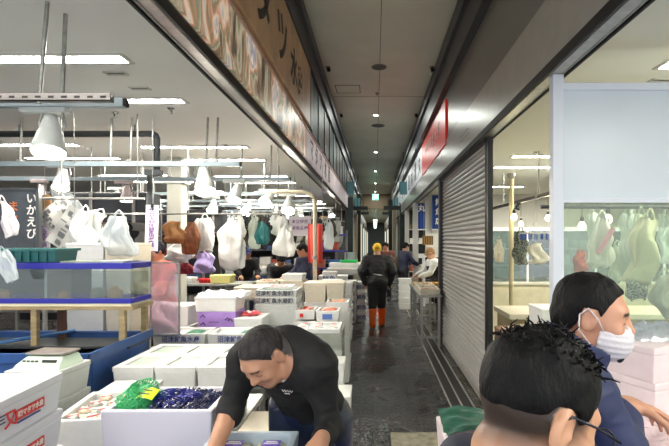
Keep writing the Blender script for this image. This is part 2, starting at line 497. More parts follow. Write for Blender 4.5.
for x, right in ((-2.42, False), (-4.6, False), (2.75, True)):
    for i, y in enumerate((.15, 1.15) if x < 0 else (-.6, .4)):
        tube(x, y, f'ceiling tube light outside the photo beside the camera, {ordn[i]} one, {"right" if right else "left"} shop', 'tube lights beside the camera', right)
p = atz(377, 93, ZA); sprinkler(p.x, p.y, ZA, 'small dark sprinkler head in the middle of the aisle ceiling')
# aisle ceiling: round grilles, side spots, hatch, downlights
def disc(name, label, cat, p, r, m, m2, group=None):
    t = thing(name, label, cat, (p[0], p[1], p[2]), 0, group)
    MB().lathe([(0, -.004), (r * .8, -.004), (r * .82, -.012), (r, -.008), (r, 0)], n=24).build('rim', m, t, smooth=True)
    MB().lathe([(0, -.006), (r * .75, -.006)], n=24).build('face', m2, t)
M_down = emat('lit_downlight', (240, 246, 236), 16)
p = atz(379, 67, ZA); disc('ceiling_speaker', 'round grey speaker grille in the aisle ceiling, nearest one', 'speaker', (p.x, p.y, ZA), .13, M_vent, M_dark)
p = atz(378, 125.5, ZA); disc('ceiling_speaker', 'round grey speaker grille in the aisle ceiling behind the lit downlight', 'speaker', (p.x, p.y, ZA), .17, M_vent, M_dark)
for (u, v, w) in ((328, 67, 'left side, nearest'), (432, 67, 'right side, nearest'), (341, 114, 'left side, second'), (416, 114, 'right side, second')):
    p = atz(u, v, ZA)
    t = thing('ceiling_spotlight', 'small unlit dark spotlight in the aisle ceiling, ' + w, 'spotlight', (p.x, p.y, ZA), 0, 'unlit spots along the aisle ceiling')
    MB().lathe([(0, -.01), (.035, -.01), (.04, 0)], n=14).build('rim', M_vent, t)
    MB().tube([(0, 0, -.01), (.02, .02, -.07)], .03, 12).build('lamp_head', M_blk, t)
p = atz(348, 89, ZA)
t = thing('ceiling_hatch', 'square access hatch in the aisle ceiling', 'hatch', (p.x, p.y, ZA))
MB().box((-.22, -.22, -.004), (.22, .22, 0)).build('panel', M_aceil, t)
m = MB()
for a, b in (((-.235, -.235), (.235, -.222)), ((-.235, .222), (.235, .235)), ((-.235, -.235), (-.222, .235)), ((.222, -.235), (.235, .235))): m.box((a[0], a[1], -.007), (b[0], b[1], 0))
m.build('frame', M_vent, t)
zz = [10.9, 15.5, 19.8, 24.0, 28.4, 33, 37, 41, 45, 49, 53, 57]
for i, y in enumerate(zz):
    z = ZA if y < 30 else 4.0
    disc('downlight', f'small lit downlight in the aisle ceiling, {ordn[i]} one down the aisle', 'downlight', (.02, y, z), .075, M_ltrim, M_down, 'lit downlights down the aisle')
    la = bpy.data.lights.new('downlight_lamp', 'AREA'); la.shape = 'DISK'; la.size = .14; la.energy = 16 if y < 30 else 22; la.color = (.95, 1, .93)
    lo = bpy.data.objects.new('downlight_lamp', la); lo.location = (.02, y, z - .02); col.objects.link(lo)
# cross light bands far down the aisle
for i, y in enumerate((34, 38.5, 43, 48, 54)):
    t = thing('hanging_sign', f'small glowing white sign box hung across the far aisle, {ordn[i]} one', 'sign', (.02, y, 3.1), 0, 'lit sign boxes far down the aisle')
    MB().box((-.14, -.03, 0), (.14, .03, .13)).build('sign_box', emat('sign_glow', (190, 235, 222), 2.2), t)
    MB().box((-.01, -.01, .13), (.01, .01, .9)).build('rod', M_dark, t)
for k, (x0, x1, y, z, w_) in enumerate(((-1.2, -.3, 20, 3.02, 'left side'), (.36, 1.3, 20, 3.04, 'right side'), (-1.0, -.35, 27, 3.2, 'left side, farther'), (.4, 1.1, 27, 3.2, 'right side, farther'))):
    t = thing('awning', 'dark flat awning jutting into the far aisle, ' + w_, 'awning', ((x0 + x1) / 2, y, z), 0)
    MB().box((-(x1 - x0) / 2, -.4, 0), ((x1 - x0) / 2, .4, .14)).build('slab', mat('awning_dark', (48, 52, 54), .35, metal=.3), t, bevel=.01)
    MB().tube([(0, 0, .14), (0, 0, .9)], .015, 6).build('hanger', M_dark, t)
for k, (x, y, l, z0, z1, c_) in enumerate(((-.74, 24.5, 1.6, .4, 2.6, 'w'), (-.74, 31, 2.0, .5, 2.5, 'c'), (-.74, 38, 2.2, .5, 2.5, 'w'), (.93, 27.5, 2.0, .8, 2.6, 'c'), (.93, 34, 2.2, .5, 2.5, 'w'), (.93, 42, 2.6, .5, 2.5, 'c'), (-.74, 46, 3, .5, 2.5, 'c'))):
    t = thing('lit_shopfront', f'glowing shopfront window along the far aisle, {"left" if x < 0 else "right"} side, {ordn[(0, 1, 2, 0, 1, 2, 3)[k]]} one', 'shop window', (x, y, 0))
    MB().box((-.03, -l / 2, 0), (.03, l / 2, z0)).box((-.03, -l / 2, z1), (.03, l / 2, z1 + .3)).build('frame', M_dark, t)
    MB().box((-.015, -l / 2, z0), (.015, l / 2, z1)).build('lit_pane', emat('lit_pane_' + c_, (206, 226, 214) if c_ == 'c' else (236, 222, 190), .55), t)
# green exit sign
t = thing('exit_sign', 'glowing green exit sign hung over the middle of the aisle', 'exit sign', (.02, 24.5, 3.82))
MB().box((-.17, -.04, 0), (.17, .04, .32)).build('case', M_white, t, bevel=.005)
MB().box((-.15, -.046, .02), (.15, -.041, .3)).build('green_face', emat('exit_green', (60, 190, 140), 2.2), t)
m = MB(); ew = emat('exit_white', (235, 255, 245), 3.0)
m.box((-.02, -.05, .1), (.11, -.047, .24)).tube([(-.09, -.05, .25), (-.07, -.05, .17), (-.11, -.05, .06)], .018, 6).tube([(-.07, -.05, .17), (-.03, -.05, .07)], .016, 6)
m.build('running_figure', ew, t)
MB().tube([(0, 0, .32), (0, 0, .83)], .012, 6).build('hanger', M_dark, t)
# ------------------------------------------------------------------ signs on the fascias
ROT_L = (PI / 2, 0, PI / 2); ROT_R = (PI / 2, 0, -PI / 2); ROT_F = (PI / 2, 0, 0)
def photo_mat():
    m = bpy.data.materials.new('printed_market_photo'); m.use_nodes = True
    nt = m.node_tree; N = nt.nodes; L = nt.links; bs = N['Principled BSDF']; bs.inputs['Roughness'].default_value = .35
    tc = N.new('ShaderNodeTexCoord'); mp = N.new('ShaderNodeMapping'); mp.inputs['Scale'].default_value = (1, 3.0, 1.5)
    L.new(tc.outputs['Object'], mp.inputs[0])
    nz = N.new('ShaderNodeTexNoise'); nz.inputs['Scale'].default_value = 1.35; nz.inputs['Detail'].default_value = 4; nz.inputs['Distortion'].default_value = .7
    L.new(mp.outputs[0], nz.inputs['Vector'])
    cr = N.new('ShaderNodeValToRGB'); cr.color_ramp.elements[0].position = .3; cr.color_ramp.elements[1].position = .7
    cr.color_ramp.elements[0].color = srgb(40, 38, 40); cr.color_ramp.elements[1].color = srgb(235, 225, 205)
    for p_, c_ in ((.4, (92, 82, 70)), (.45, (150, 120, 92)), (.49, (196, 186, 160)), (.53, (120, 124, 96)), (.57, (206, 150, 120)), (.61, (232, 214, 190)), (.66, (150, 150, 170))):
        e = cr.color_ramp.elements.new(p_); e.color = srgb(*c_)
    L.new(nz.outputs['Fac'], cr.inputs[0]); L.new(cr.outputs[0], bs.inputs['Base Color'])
    L.new(cr.outputs[0], bs.inputs['Emission Color']); bs.inputs['Emission Strength'].default_value = .22   # emission put into the print to brighten it, not a lamp behind
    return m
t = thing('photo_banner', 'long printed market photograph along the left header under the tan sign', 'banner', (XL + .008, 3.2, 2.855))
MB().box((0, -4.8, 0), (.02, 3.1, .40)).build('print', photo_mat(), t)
MB().box((0, -4.8, .40), (.035, 3.1, .425)).build('edge_trim', mat('pink_trim', (214, 176, 160), .4), t)
t = thing('calligraphy_banner', 'pale pink banner with black brush characters along the left header', 'banner', (XL + .008, 10.2, 2.855))
MB().box((0, -3.85, 0), (.02, 6.0, .40)).build('print', mat('pale_pink_print', (204, 188, 190), .4, var=.12, vscale=2.2, emit=(204, 188, 190), estr=.12), t)  # faint emission added to lift the banner's brightness
MB().box((0, -3.85, .40), (.035, 6.0, .425)).build('edge_trim', MATS['pink_trim'], t)
M_ink = mat('black_ink', (30, 28, 28), .5)
for i, (c, y) in enumerate(zip('マタツ水産', (-3.3, -2.75, -2.2, -1.4, -.7))):
    lettering('character', c, .36, M_ink, t, (.022, y, .2), ROT_L, bold=.004)
t = thing('tan_sign', 'long tan shop sign with large black brush characters high on the left fascia', 'sign', (XL, 4.1, 3.3))
M_tan = mat('tan_sign_board', (172, 140, 104), .45, var=.12, vscale=3, emit=(170, 130, 92), estr=.04)  # small warm glow put into the board colour to brighten it
MB().box((0, -5.2, 0), (.07, 2.35, .80)).build('board', M_tan, t, bevel=.006)
for c, y, s_ in (('マ', -1.1, .62), ('タ', -.36, .6), ('ツ', .39, .54), ('水', 1.04, .42), ('産', 1.46, .36)):
    lettering('character', c, s_, M_ink, t, (.072, y, .36 - .05 * max(0, y)), ROT_L, bold=.012)
t = thing('dark_sign', 'dark panelled sign board with teal and brown uprights on the left fascia', 'sign', (XL, 6.5, 3.3))
MB().box((0, 0, 0), (.04, 13.4, .80)).build('board', mat('dark_board', (52, 50, 46), .5, var=.25, vscale=3), t)
for k in range(14):
    c_ = [(96, 124, 124), (60, 58, 54), (110, 88, 66), (70, 74, 72)][(k * 3) % 4 if k > 1 else 0]
    MB().box((.04, .1 + k * .92, .02), (.055, .34 + k * .92, .78)).build('upright', mat('upright_%d_%d_%d' % c_, c_, .5), t)
# red sign and white sign on the right
M_red = mat('red_sign_board', (206, 44, 40), .35, emit=(206, 44, 40), estr=.12)  # emission added to brighten the dark red board
M_wt = mat('white_letter', (236, 232, 226), .4)
t = thing('red_sign', 'red shop sign with small white characters on the right fascia', 'sign', (XR, 8.85, 3.2))
MB().box((-.03, -1.75, 0), (0, 1.75, .68)).build('board', M_red, t)
for c, y, s_ in (('鮮', 1.0, .2), ('魚', .72, .2), ('仲', .44, .2), ('卸', .16, .2)):
    lettering('character', c, s_, M_wt, t, (-.032, y, .42), ROT_R, bold=.004)
lettering('characters', '丸 水 産', .3, M_wt, t, (-.032, -.6, .36), ROT_R, bold=.004)
t = thing('white_sign', 'row of white sign panels with dark blue characters on the right fascia', 'sign', (XR, 10.7, 3.2))
M_wsign = mat('white_sign_panel', (214, 216, 218), .35, emit=(214, 216, 222), estr=.10)  # glow added to the panel colour to lift its brightness
M_navy = mat('navy_ink', (34, 40, 74), .5)
for k, c in enumerate('丸清水産株式会社鮮魚'):
    MB().box((-.025, .03 + k * 1.15, 0), (0, 1.12 + k * 1.15, .66)).build('panel', M_wsign, t)
    lettering('character', c, .5, M_navy, t, (-.027, .57 + k * 1.15, .32), ROT_R, bold=.012)
# faint two-line lettering on the grey fascia: unreadable dashes
t = thing('fascia_lettering', 'tiny two-line white lettering on the grey fascia near the shutter top', 'lettering', (XR - .016, 5.7, 2.97))
m = MB()
for k in range(9):
    m.box((-.002, -.30 + k * .062, .06), (0, -.258 + k * .062, .078))
    if k != 4: m.box((-.002, -.30 + k * .062, 0), (0, -.27 + k * .062, .02))
m.build('marks', mat('grey_letter', (160, 158, 152), .5), t)
# teal light boxes near both fascias
for x, w_ in ((-.80, 'left'), (.93, 'right')):
    for k, y in enumerate((15.5, 21.5)):
        t = thing('teal_sign_box', f'small teal light box sign hung high along the {w_} fascia, {["nearer", "farther"][k]} one', 'sign', (x, y, 3.25))
        MB().box((-.12, -.04, 0), (.12, .04, .42)).build('box', mat('teal_sign', (90, 140, 146), .3, emit=(80, 140, 146), estr=.05), t)
        MB().box((-.125, -.05, -.01), (-.115, .05, .43)).box((.115, -.05, -.01), (.125, .05, .43)).build('frame', M_dark, t)
        MB().tube([(0, 0, .42), (0, 0, 1.4)], .012, 6).build('hanger', M_dark, t)

# ------------------------------------------------------------------ right side: shutter, posts, partition
M_shut = mat('shutter_slat', (172, 170, 167), .34, metal=.15, var=.03)
t = thing('rolling_shutter', 'closed grey rolling shutter between the open right shop and the far shop', 'shutter', (1.17, 6.39, 0))
m = MB(); prof = []
nz_ = 44; pitch = 2.68 / nz_
for k in range(nz_):
    z0 = .1 + k * pitch
    prof += [(0, z0), (-.022, z0 + .008), (-.03, z0 + pitch * .4), (-.024, z0 + pitch * .8), (-.004, z0 + pitch * .93), (0, z0 + pitch * .96)]
prof.append((0, .1 + nz_ * pitch))
vs = [(p_[0], y, p_[1]) for y in (-1.53, 1.53) for p_ in prof]; n_ = len(prof)
m.add(vs, [(k, k + 1, n_ + k + 1, n_ + k) for k in range(n_ - 1)])
m.build('slat_curtain', M_shut, t)
MB().box((-.03, -1.53, .02), (.015, 1.53, .11)).build('bottom_bar', M_steel, t, bevel=.004)
for s_ in (-1, 1):
    MB().box((-.035, s_ * 1.545 - .015, 0), (.03, s_ * 1.545 + .015, 2.78)).build('guide_rail', M_dark, t)
MB().box((-.05, -1.58, 2.74), (.04, 1.58, 2.8)).build('head_box', M_dark, t)
struct('trim_7', MB().box((1.135, 4.72, 0), (1.185, 4.78, 2.79)), mat('black_post', (34, 34, 36), .35, metal=.3))
struct('trim_8', MB().box((1.09, 7.98, 0), (1.22, 8.1, 2.79)), M_dark)
# jambs beyond
struct('trim_9', MB().box((1.07, 13.2, 0), (1.22, 13.4, 2.79)).box((1.05, 16.5, 0), (1.2, 16.62, 2.79)), mat('pale_jamb', (190, 188, 184), .4))
struct('trim_10', MB().box((1.02, 19.5, 0), (1.2, 19.8, 3.3)).box((-.97, 16.0, 0), (-.75, 16.3, 3.2)).box((.75, 26, 0), (.95, 26.3, 4.0)).box((-.9, 23, 0), (-.7, 23.3, 4.0)), mat('dark_teal_post', (34, 44, 44), .3, metal=.3))
struct('trim_11', MB().box((-.95, 17.4, 0), (-.85, 17.9, 3.0)).box((-.9, 20.4, 0), (-.78, 21.4, 2.9)).box((.86, 22.4, 0), (1.0, 23.6, 3.2)), mat('tan_far_panel', (176, 160, 134), .5))

M_frame = mat('white_frame', (224, 230, 240), .35)
M_glass = clear('partition_glass', (235, 245, 232), .07, .03, gloss=.12)
t = thing('shop_partition', 'white framed partition with opaque top panel and clear glass, right of the opening', 'partition', (1.16, 3.0, 0))
MB().box((-.037, -.035, 0), (.034, .035, 2.80)).build('post', M_frame, t, bevel=.008)
MB().box((.034, -.03, 2.70), (2.8, .03, 2.745)).build('top_rail', M_frame, t, bevel=.004)
MB().box((.034, -.03, 1.985), (2.8, .03, 2.015)).build('middle_rail', M_frame, t, bevel=.004)
MB().box((.034, -.03, .70), (2.8, .03, .74)).build('lower_rail', M_frame, t, bevel=.004)
MB().box((.034, -.012, 2.015), (2.8, .012, 2.70)).build('opaque_panel', mat('frosted_panel', (214, 224, 232), .3, var=.02, vscale=1.5), t)
MB().box((.034, -.012, .0), (2.8, .012, .70)).build('kick_panel', M_frame, t)
MB().box((.034, -.004, .74), (2.8, .004, 1.985)).build('glass_pane', M_glass, t)

# hanging plastic bags
def bag_mesh(w, h, d, seed, crump=.12, nu=44, nv=30, handles=True, hook=.06, flare=1.0):
    m = MB(); r_ = random.Random(seed); o1 = Vector((seed * 1.7, seed * .3, 0))
    vs = []
    for j in range(nv + 1):
        v = j / nv            # 0 bottom .. 1 top
        wid = w * .5 * (1 - (.62 * max(0, (v - .45) / .55) ** 1.2)) * (.86 + .14 * min(1, v * 5)) * (1 + (flare - 1) * (1 - v))
        dep = d * .5 * (math.sin(PI * min(1, .12 + v * .88)) ** .6 * .8 + .12) * (.4 + .6 * min(1, v * 6))
        for i in range(nu):
            a = 2 * PI * i / nu
            x = wid * math.copysign(abs(math.cos(a)) ** .8, math.cos(a)); y = dep * math.sin(a); z = h * v
            cu_, su_ = math.cos(a), math.sin(a)
            fold = mnoise.noise(Vector((cu_ * 1.3, su_ * 1.3, v * 1.9)) + o1) * crump * w * 2.6 + (.3 - abs(mnoise.noise(Vector((cu_ * 2.6, su_ * 2.6, v * 1.3)) + o1))) * crump * w * 1.6 * (.3 + v) + (.2 - abs(mnoise.noise(Vector((cu_ * 5, su_ * 5, v * 5)) + o1))) * crump * w * .7
            q = Vector((x, y, z)) + Vector((math.cos(a), math.sin(a), 0)) * fold
            q.z += mnoise.noise(Vector((cu_ * 1.2, su_, v * 2)) + o1) * h * .12 * (1 - v * .6)
            q.x += mnoise.noise(Vector((v * 2.4, 0, 11)) + o1) * w * .28
            vs.append(q)
    fs = []
    for j in range(nv):
        for i in range(nu):
            a = j * nu + i; b = j * nu + (i + 1) % nu; fs.append((a, b, b + nu, a + nu))
    fs.append(tuple(range(nu))[::-1])
    m.add(vs, fs)
    if handles:
        tp = Vector((vs[-nu // 2].x * 0, 0, h + hook))
        for s_ in (-1, 1):
            m.tube([(s_ * w * .17, 0, h * .97), (s_ * w * .12, .0, h + hook * .5), tp], [w * .055, w * .035, w * .03], 6)
    return m
M_bagw = mat('white_plastic_film', (228, 230, 226), .38, bump=.3, bscale=60)
def _tr(name, rgb, al):
    m = mat(name, rgb, .3, bump=.4, bscale=50); m.node_tree.nodes['Principled BSDF'].inputs['Alpha'].default_value = al; return m
M_bagc = _tr('clear_plastic_film', (222, 230, 232), .5)
M_bagb = _tr('beige_plastic_film', (224, 214, 192), .85)
M_paper = mat('brown_paper', (158, 112, 66), .7, var=.08, vscale=9, bump=.3, bscale=14)
M_bagg = _tr('greenish_film', (206, 214, 200), .65)
BAGM = {}
def bag(u, vt, vb, wpx, Y, m, label, cat='bag', group=None, seed=1, tilt=0, name='plastic_bag', crump=.12, d=None, handles=True, flare=1.0, key=None, hooktop=None):
    p = at(u, vb, Y); top = at(u, vt, Y); w = wpx * Y / F; h = (top.z - p.z)
    if key is None:
        me = bag_mesh(w, h * .86, d or w * .45, seed, crump, handles=handles, hook=h * .14, flare=flare).mesh(name, m, smooth=True)
    else:
        kk = (key, m.name, seed)
        if kk not in BAGM: BAGM[kk] = bag_mesh(1, .86, .45, seed, crump, handles=handles, hook=.14, flare=flare, nu=24, nv=16).mesh(name, m, smooth=True)
        me = BAGM[kk]
    o = ob(name, me, None, top, (0, tilt, 0))
    # hang from the top point
    if key is None: me.transform(Matrix.Translation((0, 0, -h)))
    else:
        o.scale = (w, w, h)
        M_ = Euler((0, tilt, 0)).to_matrix(); o.location = top - M_ @ Vector((0, 0, h))
    return tag(o, label, cat, group)

hb = thing('hanging_rail', 'dark rail carrying the hanging bags behind the partition glass', 'rail', (2.3, 3.55, 2.0))
MB().tube([(-1.05, 0, 0), (1.4, 0, 0)], .014, 8).build('bar', M_dark, hb)
for x in (-.9, .3, 1.3): MB().tube([(x, 0, 0), (x, 0, 1.0)], .007, 6).build('hanger_rod', M_galv, hb)
M_bagp = mat('pink_printed_film', (232, 222, 222), .35, bump=.3, bscale=60)
o = bag(602, 210, 267, 24, 3.5, M_bagp, 'white plastic bag with pink stripe hanging leftmost behind the partition glass', seed=4, tilt=.06)
MB().box((-.02, -.1, -.34), (.012, -.085, -.12), rot=(0, .5, 0)).build('pink_stripe', mat('pink_print', (232, 150, 180), .4), o)
bag(628, 206, 262, 17, 3.6, M_bagc, 'narrow clear plastic bag hanging beside the pink-striped bag behind glass', seed=6)
bag(641, 206, 266, 18, 3.52, M_bagg, 'greenish clear bag hanging between narrow clear bag and big beige bag', seed=8, tilt=-.05)
bag(651, 208, 284, 27, 3.45, M_bagb, 'large beige plastic bag hanging at the right behind the partition glass', seed=9, tilt=.18)
bag(617, 240, 282, 20, 3.8, M_bagg, 'pale green bag hanging low below the pink-striped bag', seed=12, tilt=-.1)
M_mesh = mat('patterned_dark_cloth', (46, 52, 50), .7, rgb2=(140, 148, 140), vscale=60)
bag(637, 250, 299, 20, 3.9, M_mesh, 'dark patterned net bag hanging low behind the large beige bag', seed=13)
bag(664, 268, 318, 26, 3.75, mat('grey_cloth', (150, 150, 146), .6, bump=.3, bscale=10), 'grey cloth bag hanging at the right edge of the photo', seed=15, tilt=-.2)
bag(592, 208, 250, 13, 3.9, M_bagw, 'small white bag hanging behind the pink-striped bag at left', seed=101, tilt=-.1)
bag(634, 208, 258, 14, 4.0, M_bagw, 'small white bag hanging further back in the middle of the glass', seed=102, tilt=.15)
bag(648, 246, 276, 14, 4.1, mat('grey_cloth', (150, 150, 146), .6, bump=.3, bscale=10), 'small grey bag hanging low behind the large beige bag', seed=103)
bag(667, 206, 262, 18, 3.58, M_bagc, 'clear plastic bag hanging furthest right behind the partition glass', seed=17)
bag(580, 248, 272, 14, 5.2, mat('red_film', (170, 60, 50), .5), 'small dark red bag hanging far behind the left end of the partition glass', seed=18)

# ------------------------------------------------------------------ right shop interior seen through the opening
def light_bulb(u, v, Y, label, hang=2.36, group='bare bulbs hung in the right shop', s=1.0):
    p = at(u, v, Y)
    t = thing('hanging_bulb', label, 'light bulb', (p.x, p.y, p.z), 0, group)
    MB().lathe([(0, -.05), (.025, -.042), (.04, -.015), (.036, .012), (.018, .04), (.016, .05)], n=16).build('bulb', emat('warm_bulb', (255, 244, 196), 26), t, smooth=True)
    MB().lathe([(.016, .045), (.022, .05), (.022, .1), (.006, .115), (0, .115)], n=12).build('socket', M_dark, t)
    MB().tube([(0, 0, .11), (0, 0, max(.2, hang - p.z))], .004, 5).build('cord', M_blk, t)
t = thing('light_rail', 'dark lighting rail running deep over the right shop counter', 'rail', (2.3, 7.0, 2.36))
MB().box((-.03, -2.3, -.025), (.03, 2.4, .025)).build('rail_body', M_dark, t)
for y in (-1.9, -.4, 1.4): MB().tube([(0, y, .02), (0, y, .64)], .008, 6).build('hanger_rod', M_galv, t)
for y in (-1.3, .5): MB().tube([(0, y, -.02), (-.04, y - .02, -.12)], [.035, .045], 10).build('track_spot', M_blk, t)
light_bulb(514, 217, 6.7, 'glowing bare bulb under the dark rail beside the thin post')
light_bulb(521, 224, 8.4, 'smaller glowing bare bulb further back under the dark rail')
light_bulb(582, 226, 5.4, 'glowing bulb behind the left part of the partition glass')
light_bulb(608, 219, 5.0, 'glowing bulb behind the pink-striped bag')
light_bulb(548, 218, 7.2, 'glowing bulb beside the white partition post')
M_beige = mat('beige_pipe', (196, 184, 150), .45)
t = thing('shop_post', 'thin beige vertical post in the right shop opening', 'post', (2.03, 7.0, 0))
MB().tube([(0, 0, 0), (0, 0, 2.72)], .035, 12).build('pipe', M_beige, t, smooth=False)
MB().lathe([(.035, 2.66), (.06, 2.7), (.06, 2.74), (0, 2.74)], n=12).build('cap', M_galv, t)
# cream counter with glazed case behind
M_cream = mat('cream_panel', (212, 206, 178), .5, var=.04)
t = thing('display_case', 'long glazed refrigerated case on cream base at the back of right shop', 'display case', (3.6, 8.3, 0))
MB().box((-2.2, -.4, 0), (2.4, .4, 1.0)).build('base', M_cream, t, bevel=.01)
MB().box((-2.2, -.42, 1.0), (2.4, .4, 1.05)).build('ledge', mat('white_ledge', (222, 220, 205), .4), t, bevel=.006)
MB().box((-2.2, .36, 1.05), (2.4, .4, 1.9)).build('back_panel', mat('case_dark', (40, 46, 50), .3, var=.2, vscale=3), t)
MB().box((-2.2, -.4, 1.9), (2.4, .4, 1.96)).build('top', M_frame, t)
for x in (-2.2, -1.05, .1, 1.25, 2.36): MB().box((x, -.4, 1.05), (x + .035, -.36, 1.9)).build('mullion', M_frame, t)
MB().box((-2.2, -.385, 1.05), (2.4, -.38, 1.9)).build('glass_front', clear('case_glass', (200, 216, 220), .12, .04, gloss=.3), t)
for k, z in enumerate((1.3, 1.58)): MB().box((-2.15, -.25, z), (2.35, .34, z + .02)).build('shelf', M_galv, t)
rr = random.Random(5)
cols_ = [((222, 218, 208), 'white'), ((62, 74, 86), 'dark blue'), ((150, 60, 46), 'red'), ((168, 152, 120), 'tan')]
for i in range(34):
    c_, cn = cols_[rr.randrange(4)]
    z = (1.05, 1.32, 1.60)[i % 3]; x = 1.5 + (i // 3) * .36 + rr.uniform(-.05, .05); hh = rr.uniform(.1, .2)
    o = MB().box((-.11, -.09, 0), (.11, .09, hh)).box((-.09, -.07, hh), (.09, .07, hh + .012)).build('food_pack', mat('pack_' + cn.replace(' ', '_'), c_, .4), None, (x, 8.35, z), bevel=.008)
    tag(o, f'small {cn} pack standing in the glazed case of the right shop', 'pack', f'{cn} packs in the right shop case')
# counter in front of case
t = thing('work_counter', 'low cream work counter in the right shop behind the white foam box', 'counter', (2.5, 5.6, 0))
MB().box((-1.0, -.35, .86), (1.8, .35, .92)).build('worktop', mat('pale_worktop', (214, 206, 184), .35), t, bevel=.008)
MB().box((-.96, -.3, .1), (1.76, .32, .86)).build('cabinet', mat('cream_cabinet', (176, 158, 122), .5, var=.08), t)
for k in range(4): MB().box((-.9 + k * .68, -.32, .16), (-.28 + k * .68, -.3, .80)).build('door', M_cream, t, bevel=.006)
# stack of reddish trays
for k in range(6):
    o = MB().box((-.17, -.2, 0), (.17, .2, .028)).box((-.155, -.185, .028), (.155, .185, .034)).build('wooden_tray', mat('reddish_tray', (150, 112, 90), .5, var=.1), None, (1.42, 4.72, .641 + k * .036), bevel=.004)
    tag(o, f'thin reddish tray in the stack by the shutter post, {ordn[k]} from the bottom', 'tray', 'reddish trays stacked by the shutter post')

# pinch hanger with blue band
p = at(536, 222, 5.4)
t = thing('pinch_hanger', 'round blue and white clothes drying hanger with many pegs', 'drying hanger', (p.x, p.y, p.z))
for k in range(4):
    a = PI / 4 + k * PI / 2
    MB().tube([(0, 0, .0), (.15 * math.cos(a), .15 * math.sin(a), -.13)], .004, 5).build('cord', M_white, t)
m = MB(); m.tube([(.17 * math.cos(2 * PI * k / 20), .17 * math.sin(2 * PI * k / 20), -.13) for k in range(21)], .009, 6, False); m.tube([(.09 * math.cos(2 * PI * k / 14), .09 * math.sin(2 * PI * k / 14), -.13) for k in range(15)], .007, 6, False)
m.tube([(-.17, 0, -.13), (.17, 0, -.13)], .006, 5).tube([(0, -.17, -.13), (0, .17, -.13)], .006, 5)
m.build('ring', M_white, t)
for k in range(16):
    a = 2 * PI * k / 16
    MB().box((-.008, -.005, -.2), (.008, .005, -.135)).build('peg', mat('blue_peg', (50, 84, 170), .4), t, (.17 * math.cos(a), .17 * math.sin(a), 0), (0, 0, a))
MB().tube([(0, 0, 0), (0, 0, .35)], .004, 5).build('hook', M_galv, t)
bag(537, 240, 264, 16, 5.3, mat('cream_cloth', (226, 222, 204), .7, bump=.3, bscale=12), 'cream cloth hanging from the blue pinch hanger', 'cloth', name='hanging_cloth', seed=21, handles=False)
bag(521, 226, 264, 14, 6.0, M_mesh, 'dark patterned net bag hanging beside the thin post in right shop', seed=23)
bag(499, 236, 262, 8, 6.2, MATS['cream_cloth'], 'small pale cloth hanging against the black shutter post', 'cloth', name='hanging_cloth', seed=24)
# ------------------------------------------------------------------ foam boxes
M_foam = mat('white_foam', (220, 220, 217), .55, var=.015, vscale=30, bump=.08, bscale=300)
M_foamg = mat('greyish_foam', (192, 195, 192), .55, var=.02, vscale=20, bump=.08, bscale=300)
M_foamp = mat('pinkish_foam', (236, 222, 226), .5, var=.015, vscale=20, bump=.06, bscale=300)
M_foamv = mat('purple_foam', (160, 126, 196), .55, var=.03, vscale=20, bump=.08, bscale=300)
M_foamy = mat('yellow_box', (214, 206, 130), .5)
M_foamc = mat('creamy_foam', (216, 207, 188), .55, var=.02, vscale=20)
M_lidg = mat('pale_green_lid', (172, 194, 174), .4)
BX = {}
def body_mesh(w, d, h, m, open_=True, t=.028):
    k = ('b', round(w, 3), round(d, 3), round(h, 3), m.name, open_)
    if k in BX: return BX[k]
    b = MB(); x, y = w / 2, d / 2; i = .012    # slight taper to the foot
    lo = [(-x + i, -y + i, 0), (x - i, -y + i, 0), (x - i, y - i, 0), (-x + i, y - i, 0)]
    hi = [(-x, -y, h), (x, -y, h), (x, y, h), (-x, y, h)]
    if open_:
        ih = [(-x + t, -y + t, h), (x - t, -y + t, h), (x - t, y - t, h), (-x + t, y - t, h)]
        il = [(-x + t + i, -y + t + i, t), (x - t - i, -y + t + i, t), (x - t - i, y - t - i, t), (-x + t + i, y - t - i, t)]
        b.add(lo + hi + ih + il, [(3, 2, 1, 0), (15, 14, 13, 12)] + [(k2, (k2 + 1) % 4, (k2 + 1) % 4 + 4, k2 + 4) for k2 in range(4)] +
              [(k2 + 4, (k2 + 1) % 4 + 4, (k2 + 1) % 4 + 8, k2 + 8) for k2 in range(4)] + [(k2 + 8, (k2 + 1) % 4 + 8, (k2 + 1) % 4 + 12, k2 + 12) for k2 in range(4)])
    else:
        b.add(lo + hi, [(3, 2, 1, 0), (4, 5, 6, 7)] + [(k2, (k2 + 1) % 4, (k2 + 1) % 4 + 4, k2 + 4) for k2 in range(4)])
    BX[k] = b.mesh('box_body', m, bevel=.007); return BX[k]
def lid_mesh(w, d, m, kind='flat', m2=None):
    k = ('l', round(w, 3), round(d, 3), m.name, kind)
    if k in BX: return BX[k]
    b = MB(); x, y = w / 2, d / 2; T = .03
    if kind == 'flat': b.box((-x, -y, 0), (x, y, T))
    else:   # raised rim round a sunken panel
        r_ = .045; b.box((-x, -y, 0), (x, y, T * .45))
        for a, c in (((-x, -y), (x, -y + r_)), ((-x, y - r_), (x, y)), ((-x, -y + r_), (-x + r_, y - r_)), ((x - r_, -y + r_), (x, y - r_))): b.box((a[0], a[1], T * .45), (c[0], c[1], T))
        b.m(1).box((-x + r_ + .01, -y + r_ + .01, T * .45), (x - r_ - .01, y - r_ - .01, T * .62))
    BX[k] = b.mesh('lid', [m, m2 or m], bevel=.006); return BX[k]
def foam(x, y, z, w, d, h, label, group=None, lid='flat', m=None, rz=0, m2=None, name='foam_box'):
    m = m or M_foam
    t = thing(name, label, 'box', (x, y, z), rz, group)
    bh = h - (.03 if lid else 0)
    ob('box_body', body_mesh(w, d, bh, m, lid is None), t)
    if lid:
        l = ob('lid', lid_mesh(w + .004, d + .004, m, lid, m2), t, (0, 0, bh))
    return t
